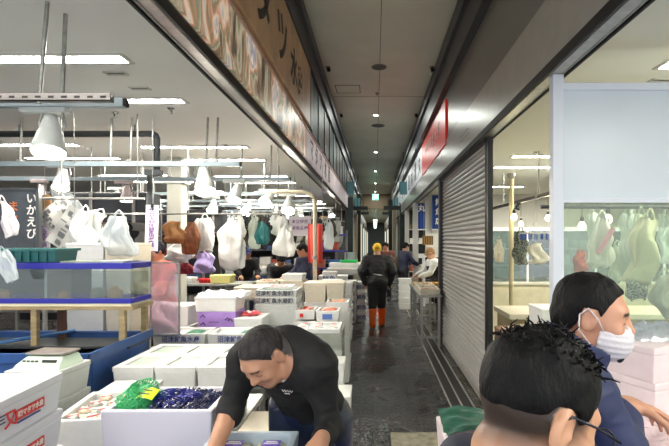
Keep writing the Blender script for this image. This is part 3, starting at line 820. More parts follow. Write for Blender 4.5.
def pxbox(u0, u1, vt, Y, h, d, label, **kw):
    """a box whose front top edge runs from u0 to u1 at height v, at distance Y"""
    a = at(u0, vt, Y); b = at(u1, vt, Y)
    return foam((a.x + b.x) / 2, Y + d / 2, a.z - h, b.x - a.x, d, h, label, **kw)
def table(x0, x1, y0, y1, z, label, m=None, group=None, name='display_table'):
    t = thing(name, label, 'table', ((x0 + x1) / 2, (y0 + y1) / 2, 0), 0, group)
    w, d = (x1 - x0) / 2, (y1 - y0) / 2; m = m or M_galv
    MB().box((-w, -d, z - .04), (w, d, z)).build('tabletop', m, t, bevel=.005)
    for sx in (-1, 1):
        for sy in (-1, 1): MB().box((sx * (w - .04) - .02, sy * (d - .04) - .02, 0), (sx * (w - .04) + .02, sy * (d - .04) + .02, z - .04)).build('leg', m, t)
    for y_ in (-d + .03, d - .05): MB().box((-w + .05, y_, .15), (w - .05, y_ + .02, .19)).build('stretcher', m, t)
    return t
def printed(parent, txt, size, m, loc, rot, bold=.001, name='printed_characters', sx=1):
    return lettering(name, txt, size, m, parent, loc, rot, depth=.0006, bold=bold, sx=sx)
M_blue = mat('blue_print', (60, 76, 140), .5)
M_redp = mat('red_print', (206, 42, 36), .5)
M_blkp = mat('dark_print', (70, 74, 84), .5)
M_ice = mat('crushed_ice', (232, 240, 242), .25, bump=.6, bscale=90)
M_fishr = mat('red_fish_flesh', (222, 92, 74), .35, rgb2=(236, 160, 130), vscale=24)
M_fisho = mat('orange_roe', (226, 120, 60), .35, rgb2=(240, 190, 150), vscale=30)
M_fishs = mat('silver_fish', (150, 150, 140), .25, rgb2=(214, 210, 196), vscale=12, metal=.2)
M_film = clear('cling_film', (240, 244, 246), .16, .12, gloss=.5)
def crumple(x0, x1, y0, y1, z, amp, m, label, cat, name, seed=0, n=26, freq=9, group=None):
    f = lambda u, v: (x0 + (x1 - x0) * u, y0 + (y1 - y0) * v, z + amp * (mnoise.noise(Vector((u * freq, v * freq, seed))) + .5 * mnoise.noise(Vector((u * freq * 2.7, v * freq * 2.7, seed + 5)))) - (amp * 1.2 if (u in (0, 1) or v in (0, 1)) else 0))
    o = MB().sheet(f, n, n).build(name, m, smooth=True)
    return tag(o, label, cat, group)

# == front left: stack with the red logo (side face towards the aisle) ==
LZ = 0
M_foamL = mat('logo_foam', (216, 216, 222), .5, bump=.06, bscale=300)
xs = -1.285; w_, d_ = .42, .62
ztop = at(62, 373, 1.9).z
hb_ = .147
nb = 8
for k in range(nb):
    z = ztop - (k + 1) * hb_
    lab = ['top white foam box with red logo in the front left stack', 'second white foam box with red logo, just under the top one'][k] if k < 2 else f'white foam box low in the front left logo stack, {ordn[k]} from the top'
    t = foam(xs - w_ / 2 + .035, 1.9 - d_ / 2, max(z, 0), w_, d_, hb_ if z > 0 else hb_ + z, lab, group='white foam boxes with red logo', m=M_foamL, rz=R(4))
    if k < 3:
        X_ = w_ / 2 + .001
        MB().box((X_ - .003, .035, .052), (X_ + .001, .190, .088)).build('red_panel', M_redp, t)
        printed(t, '㈱マタツ水産', .0235, M_wt, (X_ + .0015, .1125, .070), ROT_L, bold=.0006)
        printed(t, '又', .062, M_redp, (X_ + .001, .008, .068), ROT_L, bold=.0016, name='logo_mark')
        MB().box((X_ - .003, .045, .040), (X_ + .0005, .168, .046)).build('blue_line', M_blue, t)
        printed(t, '三', .036, M_navy, (X_ + .001, -.035, .080), ROT_L, bold=.001, name='logo_mark')
# == scale stack ==
sx0, sx1, sz = -2.0, -1.70, 1.04
for k in range(7):
    h = .16; z = sz - (k + 1) * h
    foam((sx0 + sx1) / 2, 2.67, max(0, z), sx1 - sx0, .27, h if z > 0 else h + z, ['foam box directly under the weighing scale', 'second foam box under the weighing scale', 'third foam box under the weighing scale'][k] if k < 3 else f'foam box low in the stack under the scale, {ordn[k]} from the top', m=M_foamg, rz=R(-3), group='foam boxes under the scale')
M_scale = mat('mint_plastic', (196, 214, 196), .4)
t = thing('weighing_scale', 'mint green weighing scale with steel tray on the foam box stack', 'scale', ((sx0 + sx1) / 2 + .005, 2.67, sz), R(-3)); t.scale = (.80, .74, .70)
b_ = MB(); b_.add([(-.17, -.15, 0), (.17, -.15, 0), (.17, .13, 0), (-.17, .13, 0), (-.155, -.13, .035), (.155, -.13, .035), (.13, -.05, .085), (-.13, -.05, .085), (-.13, .12, .085), (.13, .12, .085)],
    [(3, 2, 1, 0), (0, 1, 5, 4), (4, 5, 6, 7), (7, 6, 9, 8), (1, 2, 9, 6, 5), (3, 0, 4, 7, 8), (2, 3, 8, 9)])
b_.build('housing', M_scale, t, bevel=.008)
MB().box((-.14, -.06, .095), (.14, .13, .112)).build('weighing_tray', mat('tray_steel', (168, 158, 150), .3, metal=.6), t, bevel=.006)
MB().box((-.05, -.02, .08), (.05, .08, .097)).build('tray_support', M_dark, t)
MB().box((.02, -.112, .05), (.125, -.108, .072), rot=(-.55, 0, 0)).build('display', M_blk, t)
for k in range(4): MB().box((-.12 + k * .03, -.112, .052), (-.1 + k * .03, -.106, .066), rot=(-.55, 0, 0)).build('button', M_dark, t)
for sx in (-1, 1):
    for sy in (-1, 1): MB().lathe([(0, -.002), (.014, -.002), (.014, .004)], (sx * .14, sy * .11, 0), 10).build('foot', M_blk, t)

# == packed fish tray between logo stack and mussel box ==
a = at(58, 446, 2.0)
foam(-1.30, 2.30, .82, .33, .42, .13, 'open foam tray of wrapped fish portions beside the logo stack', lid=None, m=M_foam, name='foam_tray', rz=R(8))
table(-1.46, -1.15, 2.08, 2.52, .82, 'small steel stand under the wrapped fish tray')
M_pack = mat('pack_film', (226, 228, 222), .2, coat=.5)
k = 0
for i in range(3):
    for j in range(4):
        lx, ly = -1.30 + (i - 1) * .095, 2.30 + (j - 1.5) * .09
        tt = thing('fish_pack', 'small wrapped fish pack with red and white label in the open foam tray', 'pack', (lx, ly, .905), rnd.uniform(-.3, .3), 'wrapped fish packs in the front tray')
        MB().box((-.043, -.04, 0), (.043, .04, .018)).build('tray', M_pack, tt, bevel=.006)
        MB().blob((0, 0, .022), (.034, .024, .014), 6, .4, i * 4 + j).build('fish_portion', [M_fishs, mat('pink_fish', (216, 190, 170), .3, rgb2=(160, 170, 130), vscale=40)][(i + j) % 2], tt, smooth=True)
        MB().box((-.02, -.004, .034), (.028, .010, .0365)).build('label_strip', mat('red_label', (226, 84, 90), .4), tt, rot=(0, 0, .7))
        MB().box((-.03, .016, .031), (.01, .03, .034)).build('label_strip', M_wt, tt, rot=(0, 0, .2))
# == mussel box ==
p0 = at(100, 411, 1.95); p1 = at(212, 411, 1.95)
mx, mw, mz = (p0.x + p1.x) / 2, p1.x - p0.x, p0.z
md = .33; my = 1.95 + md / 2
foam(mx, my, mz - .24, mw, md, .24, 'deep open foam box holding dark mussels in blue net', lid=None, m=mat('lilac_white_foam', (214, 212, 226), .5, bump=.06, bscale=300))
table(mx - mw / 2 + .01, mx + mw / 2 - .01, my - md / 2, my + md / 2, mz - .241, 'small steel stand under the deep mussel box')
M_mus = mat('mussel_shell', (26, 30, 60), .18, rgb2=(60, 66, 110), vscale=40, coat=.6)
ms = MB().blob((0, 0, 0), (.024, .013, .010), 6).mesh('mussel', M_mus, smooth=True)
for v in ms.vertices:
    if v.co.x < 0: v.co.y *= 1 + v.co.x * 22; v.co.z *= 1 + v.co.x * 14
for k in range(170):
    x = mx - .06 + rnd.random() * (mw / 2 + .02); y = my - md / 2 + .05 + rnd.random() * (md - .1)
    z = mz - .035 + .028 * math.sin((x - mx + .1) * 11) + rnd.uniform(-.012, .012)
    o = ob('mussel', ms, None, (x, y, z), (rnd.uniform(-.8, .8), rnd.uniform(-.8, .8), rnd.uniform(0, 6.3)))
    tag(o, 'shiny blue-black mussel in the heap inside the deep foam box', 'mussel', 'mussels heaped in the deep foam box')
tag(MB().box((mx - mw / 2 + .04, my - md / 2 + .04, mz - .2), (mx + mw / 2 - .04, my + md / 2 - .04, mz - .065)).build('mussel_fill', M_mus), 'dark mass of mussels filling the lower part of the deep box', 'mussels', kind='stuff')
def net(name, c, rad, m, label, seed, r_=.0016):
    b = MB(); n = 11
    def P_(i, j):
        th = .15 + 1.35 * j / 8; ph = 2 * PI * i / n
        v = Vector((math.sin(th) * math.cos(ph), math.sin(th) * math.sin(ph), math.cos(th)))
        q = 1 + .35 * mnoise.noise(v * 2 + Vector((seed, 0, 0)))
        return Vector((v.x * rad[0] * q, v.y * rad[1] * q, v.z * rad[2] * q)) + Vector(c)
    for i in range(n * 2):
        b.tube([P_(i / 2 + j * .5, j) for j in range(9)], r_, 3, False); b.tube([P_(i / 2 - j * .5, j) for j in range(9)], r_, 3, False)
    return tag(b.build(name, m), label, 'net')
net('net_bag', (mx + .02, my, mz - .05), (.12, .11, .075), mat('blue_net', (40, 44, 150), .4), 'blue mesh net bag gathered over the mussels', 2)
net('net_bag', (mx + .14, my, mz - .05), (.08, .11, .06), mat('navy_net', (40, 46, 90), .4), 'dark navy mesh net over the mussels at the right of the box', 3)
gn = MB().sheet(lambda u, v: (mx - .145 + (u - .5) * .15, my + (v - .5) * .22, mz - .02 + .075 * math.sin(PI * u) * math.sin(PI * v) + .03 * mnoise.noise(Vector((u * 7, v * 7, 1)))), 22, 22).build('net_bag', mat('green_net', (60, 176, 110), .45, bump=.8, bscale=120, var=.25, vscale=90), smooth=True)
tag(gn, 'bright green mesh bag bunched at the left of the mussel box', 'net')
net('net_bag', (mx - .14, my - .02, mz - .03), (.085, .12, .10), mat('green_net_strand', (70, 190, 120), .4), 'loose green netting strands over the green mesh bag', 6, .0022)
t = thing('price_tag', 'fluorescent yellow tag lying on the green net', 'tag', (mx - .085, my - .06, mz + .035), R(-15))
MB().sheet(lambda u, v: ((u - .5) * .085, (v - .5) * .06, .012 * math.sin(u * 3)), 6, 3).build('card', mat('fluo_yellow', (222, 240, 40), .5), t, rot=(.5, 0, 0))
for k in range(2): MB().box((-.03, -.012 + k * .02, .014), (.022, -.008 + k * .02, .016)).build('written_line', M_ink, t, rot=(.5, 0, 0))

# == six lidded boxes with recessed pale green lids ==
YB = 2.97
xa = at(112, 367, YB); xb = at(238, 367, YB)
bw = (xb.x - xa.x) / 3
lab6 = [['front row left', 'front row middle', 'front row right'], ['back row left', 'back row middle', 'back row right']]
for j in range(2):
    for i in range(3):
        foam(xa.x + bw * (i + .5), YB + .16 + j * .335, xa.z - .22, bw - .012, .325, .22, f'white foam box with sunken pale green lid, {lab6[j][i]} of six', group='six foam boxes with sunken lids', lid='rim', m=M_foam, m2=M_lidg)
for i in range(3):
    foam(xa.x + bw * (i + .5) - .02, YB + .17, xa.z - .39, bw - .012, .38, .17, f'foam box in the lower layer under the six lidded boxes, {["left", "middle", "right"][i]} one', group='lower layer of foam boxes', m=M_foamg)
table(xa.x - .03, xb.x, YB - .02, YB + .68, xa.z - .391, 'low steel table under the six lidded foam boxes')
# greyish boxes in the gap between tub and mussel box
foam(-1.42, 2.73, .751, .28, .24, .15, 'grey-white foam box in the gap beside the blue tub', m=M_foamg, rz=R(4))
table(-1.60, -1.24, 2.58, 2.88, .75, 'low steel table in the gap beside the blue tub')

# == man's tray of packets ==
tx, ty, tz = -.475, 1.72, .86
foam(tx, ty, tz, .34, .36, .12, 'grey-blue open tray of packed shellfish the bending man handles', lid=None, m=mat('grey_blue_tray', (172, 186, 200), .4), name='plastic_tray')
table(-.70, -.28, 1.5, 1.92, .855, 'small steel stand under the tray of packed shellfish')
M_olive = mat('packed_shellfish', (150, 146, 116), .3, rgb2=(206, 200, 170), vscale=45, coat=.6)
for j in range(3):
    for i in range(2):
        tt = thing('shellfish_pack', f'clear pack of olive shellfish with purple label, {["front", "middle", "back"][j]} {["left", "right"][i]} in the grey-blue tray', 'pack', (tx - .073 + i * .146, ty - .11 + j * .108, tz + .075), 0, 'shellfish packs in the grey-blue tray')
        f = lambda u, v: ((u - .5) * .138, (v - .5) * .102, .02 * math.sin(PI * u) ** .4 * math.sin(PI * v) ** .4 + .006 * mnoise.noise(Vector((u * 9, v * 9, i + j * 3))) if 0 < u < 1 and 0 < v < 1 else -.005)
        MB().sheet(f, 12, 10).build('contents', M_olive, tt, smooth=True)
        MB().box((-.035, -.025, .024), (.035, .02, .029)).build('label', mat('purple_label', (96, 76, 176), .4), tt, bevel=.002)
        MB().box((-.028, -.012, .029), (.028, -.006, .030)).box((-.022, .002, .029), (.022, .008, .030)).build('label_print', M_wt, tt)
# white lidded boxes behind his tray, lower
foam(-.59, 2.98, .391, .50, .46, .19, 'white foam box with creamy lid behind the bending man’s tray', m=M_foamc)
foam(-.59, 2.555, .391, .50, .36, .16, 'white foam box below and in front of the creamy lid box', m=M_foam)
table(-.85, -.33, 2.36, 3.22, .39, 'low steel stand under the creamy lid box', m=M_galv)
bpy.data.objects['foam_box']  # keep
# == boxes on the floor by the aisle ==
def floorbox(u0, u1, vt, vb, d, label, n=1, **kw):
    Y = EYE.z * F / (vb - VV); a = at(u0, vb, Y); b = at(u1, vb, Y); H = (vb - vt) * Y / F
    for k in range(n):
        t = foam((a.x + b.x) / 2, Y + d / 2, k * H / n, b.x - a.x, d, H / n, label if n == 1 else f'{label}, {ordn[n-1-k]} from the top', **kw)
    return t, Y
t, Y_ = floorbox(303, 350, 397, 441, .35, 'white foam box with pink print on the floor at the aisle edge', group=None)
m = MB()
for k in range(7): m.box((.12 + .03 * (k % 3), -.176, .05 + .035 * (k // 3)), (.14 + .03 * (k % 3), -.1745, .075 + .035 * (k // 3)), rot=(0, .4 * k, 0))
m.build('pink_print', mat('pink_mark', (206, 150, 150), .5), t)
floorbox(300, 344, 363, 424, .27, 'white foam box in the short stack right behind the bending man', n=2, group='short stack behind the bending man')
# ------------------------------------------------------------------ left shop: hung rails and spotlights
M_rail = mat('pale_blue_rail', (150, 164, 170), .4, metal=.1)
M_lampw = mat('lamp_shade_white', (206, 210, 206), .45)
M_lampg = emat('lit_lamp', (255, 244, 226), 60)
M_strut = mat('strut_channel', (128, 124, 122), .4, metal=.6)
def rail(Y, v, uend, x0, label, rods, m=None, w=.05):
    p = at(uend, v, Y); z = p.z
    t = thing('light_rail', label, 'rail', (p.x, Y, z), 0, 'rails hung under the left shop ceiling')
    MB().box((x0 - p.x, -w / 2, -w / 2), (0, w / 2, w / 2)).build('rail_body', m or M_rail, t, bevel=.004)
    MB().box((0, -w * .42, -w * .42), (.012, w * .42, w * .42)).build('end_cap', M_blk, t)
    for u in rods:
        q = at(u, v, Y)
        MB().tube([(q.x - p.x, 0, w / 2), (q.x - p.x + .02, 0, ZS - z + .002)], .011, 6).build('hanger_rod', M_galv, t)
        MB().box((q.x - p.x - .02, -.03, w / 2 - .005), (q.x - p.x + .02, .03, w / 2 + .02)).build('clamp', M_galv, t)
    return z
SLOT = 1
t = thing('strut_channel', 'perforated grey steel strut hung in front of the nearest light rail', 'rail', (at(112, 98, 2.47).x, 2.47, at(112, 98, 2.47).z))
m = MB().box((-2.4, -.02, -.02), (0, .02, -.014)).box((-2.4, -.02, -.02), (0, -.014, .02)).box((-2.4, .014, -.02), (0, .02, .02)); m.build('channel', M_strut, t)
for k in range(34): MB().box((-.05 - k * .068, -.0215, -.006), (-.02 - k * .068, -.0205, .006)).build('slot', M_blk, t)

for u in (39, -60): q = at(u, 98, 2.47).x - t.location.x; MB().tube([(q, 0, -.03), (q + .045, 0, ZS - t.location.z + .002)], .011, 8).build('hanger_rod', M_galv, t)
rail(2.6, 103, 125, -4.0, 'nearest pale blue light rail hung in the left shop', (62, -40))
rail(4.8, 164, 240, -7.0, 'long pale blue light rail crossing in front of the dark pipe frame', (130, 206, 216, 20, 60, 110))
rail(6.2, 179, 290, -7.5, 'third pale blue light rail from the camera in the left shop', (241, 170, 60, 270))
rail(7.9, 194, 304, -8, 'fourth pale blue light rail from the camera in the left shop', (262, 278, 180, 100))
rail(9.3, 201, 312, -8, 'fifth pale blue light rail from the camera in the left shop', (288, 230, 140))
rail(10.9, 206, 318, -8, 'sixth pale blue light rail from the camera in the left shop', (301, 240, 150))
rail(12.6, 211, 322, -8, 'farthest pale blue light rail in the left shop', (305, 250, 170))
def spot(u, vt, vb, Y, label, tilt=(-.22, .12), s=None, m=None):
    a = at(u, vt, Y); b = at(u, vb, Y); L_ = a.z - b.z; x = s or L_ / .27
    t = thing('spotlight', label, 'spotlight', (a.x, Y, a.z), 0, 'white spotlights on the hung rails')
    MB().box((-.17 * x, -.03, .0), (.09 * x, .03, .05)).build('adapter', m or M_lampw, t, bevel=.01)
    MB().tube([(-.06 * x, 0, .0), (-.075 * x, 0, -.07 * x), (-.055 * x, 0, -.12 * x)], .006, 6).tube([(-.055 * x, 0, -.12 * x), (.055 * x, 0, -.12 * x), (.075 * x, 0, -.07 * x), (.06 * x, 0, 0)], .006, 6).build('yoke', M_galv, t)
    M_ = Euler((tilt[0], tilt[1], 0)).to_matrix()
    c = Vector((0, 0, -.02 * x))
    prof = [(0, 0), (.036, -.005), (.042, -.03), (.045, -.05), (.05, -.06), (.048, -.066), (.053, -.076), (.051, -.082), (.057, -.092), (.055, -.098), (.062, -.112), (.082, -.2), (.086, -.235), (.083, -.238), (.078, -.2)]
    MB().lathe([(r_ * x, z * x) for r_, z in prof], c, 22, M_).build('lamp_head', m or M_lampw, t, smooth=True)
    MB().lathe([(0, -.226 * x), (.079 * x, -.226 * x)], c, 20, M_).build('lens', M_lampg, t)
spot(52, 113, 161, 2.62, 'largest white spotlight, on the nearest rail, glowing under ribbed housing', (-.34, -.16))
spot(64, 168, 193, 4.82, 'white spotlight on the second rail, left, above the hanging newspapers', (-.45, -.15))
spot(203, 166, 198, 4.82, 'white spotlight near the right end of the second rail', (-.42, -.25))
spot(42, 183, 200, 6.2, 'dim cone spotlight left of the two nearest spotlights', (-.1, .0), m=mat('lamp_shade_pinkish', (200, 184, 184), .5))
spot(127, 184, 203, 6.2, 'cone spotlight left of the dark pipe post on the third rail', (-.1, .0), m=MATS['lamp_shade_pinkish'])
for (u, a, b, Y, w) in ((119, 190, 208, 7.9, 'beside the cone spotlight, turned left'), (141, 195, 213, 7.9, 'just right of the dark pipe post'), (187, 194, 216, 7.9, 'above the brown paper bags'), (214, 199, 216, 9.3, 'above the blue-banded hanging bag'), (238, 183, 206, 6.2, 'at the right part of the third rail'),
                        (250, 202, 218, 9.3, 'between two hanging white bags'), (272, 192, 213, 7.9, 'left one of the pair near the beige pipe'), (289, 196, 217, 7.9, 'right one of the pair near the beige pipe'), (277, 206, 220, 10.9, 'low behind the pair near the beige pipe'), (301, 206, 219, 10.9, 'small one beside the beige pipe'), (90, 200, 214, 9.3, 'small one far back on the left'), (160, 203, 216, 10.9, 'small one far back behind the pipe post'), (330, 209, 219, 12.6, 'farthest one by the aisle')):
    spot(u, a, b, Y, 'white spotlight ' + w, (rnd.uniform(-.95, -.5), rnd.uniform(-.35, .35)))
# dark pipe frame
M_pipe = mat('dark_grey_pipe', (74, 78, 80), .4, metal=.3)
p1 = at(157, 134, 5.1); p0 = at(-60, 134, 5.1)
t = thing('pipe_frame', 'dark grey pipe goalpost hung under ceiling with bent lower post', 'pipe', (p1.x, 5.1, 0))
MB().tube([(p0.x - p1.x, 0, p1.z), (-.05, 0, p1.z), (-.015, 0, p1.z - .015), (0, 0, p1.z - .05), (0, 0, at(0, 172, 5.1).z)], .035, 10).build('upper_pipe', M_pipe, t, smooth=True)
MB().box((-.12, -.04, at(0, 176, 5.1).z), (.05, .04, at(0, 170, 5.1).z)).build('joint_bracket', M_pipe, t)
MB().tube([(-.07, 0, at(0, 174, 5.1).z), (-.10, 0, .9), (-.10, 0, 0)], .035, 10).build('lower_post', M_pipe, t, smooth=True)
for u in (135, 20): MB().tube([(at(u, 0, 5.1).x - p1.x, 0, p1.z), (at(u, 0, 5.1).x - p1.x, 0, ZS)], .015, 8).build('ceiling_stub', M_galv, t)
# beige pipe with bend
p = at(315, 195, 7.5)
t = thing('beige_pipe', 'beige vertical pipe with bend at the top beside the red cloth', 'pipe', (p.x, 7.5, 0))
MB().tube([(0, 0, 0), (0, 0, p.z - .1), (-.05, 0, p.z), (-.2, 0, p.z + .05), (-.8, 0, p.z + .06)], .034, 12).build('pipe', mat('cream_pipe', (206, 196, 170), .45), t, smooth=True)
MB().lathe([(.034, 1.45), (.044, 1.45), (.044, 1.5), (.034, 1.5)], n=12).build('pipe_collar', M_galv, t)
MB().tube([(-.8, 0, p.z + .05), (-.8, 0, ZS + .002)], .02, 8).build('hanger', M_galv, t)
# pale square column
p = at(177, 184, 7.2)
t = thing('square_column', 'pale ribbed square column behind the hanging brown bags', 'column', (p.x, 7.2, 0))
MB().box((-.11, -.11, 0), (.11, .11, p.z)).build('shaft', mat('column_paint', (188, 188, 176), .6), t, bevel=.01)
MB().box((-.16, -.13, p.z), (.16, .13, p.z + .06)).build('capital', M_white, t)
MB().box((-.11, -.11, p.z + .06), (.11, .11, ZS + .001)).build('upper_shaft', MATS['column_paint'], t)

# ------------------------------------------------------------------ blue tub, fish tank
M_tub = mat('blue_frp', (30, 70, 128), .4, var=.2, vscale=3, bump=.15, bscale=12)
t = thing('holding_tub', 'large blue holding tub with dark water in front of the fish tank', 'tub', (-1.75, 2.87, 0))
tz_ = 1.048
m = MB(); X0 = -2.6; m.box((X0, 0, .25), (0, .035, tz_)).box((X0, .75, .25), (0, .785, tz_)).box((-.035, .035, .25), (0, .75, tz_)).box((X0, .035, .25), (X0 + .035, .75, tz_)).box((X0, 0, .25), (0, .785, .29))
m.build('tub_wall', M_tub, t, bevel=.01)
MB().box((X0 - .0, -.02, tz_ - .05), (.02, -.0, tz_ + .012)).box((.0, -.02, tz_ - .05), (.02, .80, tz_ + .012)).build('rim', M_tub, t, bevel=.006)
MB().box((X0 + .04, .04, .9), (-.04, .745, .93)).build('water', mat('dark_water', (36, 40, 44), .08, bump=.25, bscale=14), t)
for x in (-2.4, -1.2, -.15): MB().box((x - .05, .06, 0), (x + .05, .72, .25)).build('support', M_blk, t)
MB().tube([(-1.8, .1, .96), (-1.1, .35, 1.0), (-.55, .74, 1.055)], .013, 8).build('hose', mat('blue_hose', (60, 110, 170), .4), t, smooth=True)
for k in range(9): MB().box((-.75 + k * .075, .06, .945), (-.745 + k * .075, .72, .952)).build('grille_bar', M_strut, t)
MB().box((-.80, .30, .945), (-.1, .306, .952)).build('grille_bar', M_strut, t)
# tank
M_rim = mat('tank_blue_rim', (26, 26, 150), .35)
TX0, TX1, TY0, TY1 = -3.6, -1.73, 3.33, 3.62
zt, zb = 1.545, 1.30
t = thing('fish_tank', 'long glass fish tank with bright blue rims on a wooden stand', 'fish tank', (TX1, TY0, 0))
def ring(z0, z1, m, name, e=0.0):
    w, d = TX1 - TX0, TY1 - TY0
    b = MB().box((-w - e, -e, z0), (e, .02, z1)).box((-w - e, d - .02, z0), (e, d + e, z1)).box((-.02, .02, z0), (e, d - .02, z1)).box((-w - e, .02, z0), (-w + .02, d - .02, z1))
    return b.build(name, m, t, bevel=.003)
ring(zt, zt + .042, M_rim, 'upper_rim', .006); ring(zb, zb + .035, M_rim, 'lower_rim', .006)
w, d = TX1 - TX0, TY1 - TY0
MG = clear('tank_glass', (226, 232, 232), .03, .03, gloss=.12)
MB().box((-w, .004, zb), (0, .008, zt + .03)).build('glass_front', MG, t)
MB().box((-.008, .01, zb), (-.004, d - .01, zt + .03)).build('glass_side', MG, t)
MB().box((-w, d - .008, zb), (-.45, d - .004, zt + .03)).build('glass_back', clear('tank_back_glass', (112, 116, 120), .6, .1), t)
MB().box((-w, .0, zb - .02), (0, d, zb + .004)).build('tank_floor', M_cream, t)
MB().box((-w + .01, .012, zb + .02), (-.012, d - .012, zt - .03)).build('water', clear('tank_water', (228, 232, 230), .01, .02, gloss=.05), t)
MB().box((-.62, .01, zb), (-.60, d - .01, zt)).build('divider', clear('tank_divider', (230, 232, 226), .45, .2), t)
M_wood = mat('weathered_wood', (150, 132, 96), .6, var=.15, vscale=7, bump=.2, stretch=(1, 1, 6))
MB().box((-w - .02, -.01, zb - .045), (.02, d + .01, zb - .02)).build('stand_beam', M_wood, t)
for x, y in ((at(34, 0, TY0).x - TX1, .01), (at(122, 0, TY0).x - TX1, .01), (-.03, d - .03), (-w + .03, .01)):
    MB().box((x - .02, y - .015, 1.0), (x + .02, y + .02, zb - .045)).build('leg', M_wood, t)
MB().box((at(64, 0, TY1).x - TX1 - .02, d - .05, 1.0), (at(64, 0, TY1).x - TX1 + .03, d - .01, zb - .06)).build('leg', mat('dark_brown_post', (84, 52, 36), .6), t)
MB().box((-w, -.02, .985), (.0, d, 1.0)).build('foot_board', mat('dark_grate', (58, 62, 62), .4, metal=.3), t)
M_shell = mat('tan_shell', (190, 140, 84), .4, var=.2, vscale=10, bump=.3, bscale=20)
for (u, v, r_, lab, m_) in ((63, 295, .042, 'round tan shellfish lying in the fish tank, left one', M_shell), (115, 289, .055, 'large round tan shellfish at the right end of the fish tank', M_shell), (98, 294, .05, 'grey shellfish beside the large tan one in the fish tank', mat('grey_shell', (128, 124, 112), .5, var=.3, bump=.3, bscale=20)), (4, 292, .045, 'tan shellfish at the left edge of the fish tank', M_shell)):
    p = at(u, v, 3.45); o = MB().blob((0, 0, 0), (r_ * 1.1, r_ * .7, r_), 9, .3, int(u)).build('shellfish', m_, None, (p.x, p.y, zb + .004 + r_ * .93), smooth=True); tag(o, lab, 'shellfish')
# things on the tank
M_teal = mat('dark_teal_plastic', (24, 92, 92), .4)
def crate(x, y, z, w, d, h, label, m, group=None, cat='crate', name='plastic_crate', rz=0):
    t = thing(name, label, cat, (x, y, z), rz, group)
    ob('crate_body', body_mesh(w, d, h, m, True, .012), t)
    b = MB().box((-w/2 - .012, -d/2 - .012, h - .02), (w/2 + .012, -d/2, h)).box((-w/2 - .012, d/2, h - .02), (w/2 + .012, d/2 + .012, h)).box((-w/2 - .012, -d/2, h - .02), (-w/2, d/2, h)).box((w/2, -d/2, h - .02), (w/2 + .012, d/2, h))
    b.build('crate_rim', m, t, bevel=.003)
    for k in range(int(w / .06)): MB().box((-w/2 + .03 + k * .06, -d/2 - .006, .01), (-w/2 + .038 + k * .06, -d/2 + .006, h - .02)).build('rib', m, t)
    return t
crate(-2.50, 3.47, zt + .045, .46, .26, .10, 'dark teal plastic crate on top of the fish tank', M_teal)
tag(MB().box((-1.98, 3.36, zt + .043), (-1.80, 3.58, zt + .055)).build('tank_lid', mat('grey_lid', (166, 172, 160), .4)), 'grey cover sheet lying on the tank rim at its right end', 'lid')
tag(MB().box((-2.25, 3.36, zt + .043), (-1.99, 3.56, zt + .053)).build('tank_lid', clear('clear_lid', (210, 220, 200), .35, .1)), 'clear greenish cover sheet beside the teal crate on tank', 'lid')
a = at(65, 243, 4.2); b = at(104, 243, 4.2); c = at(131, 243, 4.2)
for k in range(4):
    h = a.z / 4
    foam((a.x + b.x) / 2, 4.4, a.z - (k + 1) * h, b.x - a.x - .01, .4, h, f'tall white foam box in the stack behind the fish tank, {ordn[k]} from the top', group='white stack behind the fish tank')
    foam((b.x + c.x) / 2, 4.4, a.z - (k + 1) * h, c.x - b.x - .01, .4, h, f'creamy foam box in the stack beside the pipe post, {ordn[k]} from the top', m=M_foamc, group='creamy stack behind the fish tank')
# dark board with writing
p = at(38, 190, 4.6); q = at(-60, 248, 4.6)
t = thing('glass_board', 'dark glass board with white brush writing at the left edge', 'board', (p.x, 4.6, q.z))
MB().box((q.x - p.x, 0, 0), (0, .03, p.z - q.z)).build('panel', mat('slate_glass', (50, 56, 62), .15, var=.25, vscale=4), t)
MB().box((-.015, -.012, -.02), (.015, .04, p.z - q.z + .02)).box((q.x - p.x, -.012, p.z - q.z), (0, .04, p.z - q.z + .02)).build('frame', M_pipe, t)
for i, c_ in enumerate('いかえび'): lettering('brush_writing', c_, .11, M_wt, t, (-.06, -.004, .48 - i * .115), ROT_F, bold=.002)
for i, c_ in enumerate('まぐろ'): lettering('brush_writing', c_, .11, mat('orange_chalk', (196, 110, 60), .6), t, (-.24, -.004, .40 - i * .115), ROT_F, bold=.002)
for x in (q.x - p.x + .1, -.02): MB().box((x - .02, .0, -q.z), (x + .02, .03, 0)).build('stand_leg', M_pipe, t)
# price strips
M_card = mat('white_card', (226, 220, 226), .5); M_purp = mat('purple_ink', (126, 84, 150), .5)
def strip(u0, u1, v0, v1, Y, label, tilt=0):
    a = at(u0, v0, Y); b = at(u1, v1, Y); w, h = b.x - a.x, a.z - b.z
    t = thing('price_strip', label, 'sign', ((a.x + b.x) / 2, Y, a.z)); t.rotation_euler = (0, tilt, 0)
    MB().box((-w/2, -.003, -h), (w/2, .003, 0)).build('card', M_card, t)
    MB().box((-.015, -.006, -.02), (.015, .006, .01)).build('clip', M_blk, t)
    MB().tube([(0, 0, 0), (math.sin(-tilt) * (ZS - a.z), 0, ZS - a.z)], .003, 5).build('string', M_galv, t)
    for i, c_ in enumerate('本日入荷鮮魚各種'):
        lettering('printed_character', c_, w * .52, M_navy if i < 1 else M_purp, t, (0, -.0045, -h * (.08 + .118 * i)), ROT_F, bold=.0008)
    return t
strip(146, 159, 205, 251, 4.7, 'long white strip with purple characters hung on the dark pipe post', .03)
strip(39, 50, 213, 250, 5.3, 'white strip with purple characters hung beside the newspapers', .0)
p = at(45, 195, 5.4)
tag(MB().tube([(0, 0, 0), (.02, .03, -.2), (-.01, .02, -.4)], [.05, .07, .06], 8).build('rolled_mat', mat('brown_mat', (160, 116, 70), .7), None, p, smooth=True), 'rolled brown mat hanging above the white price strip', 'mat')
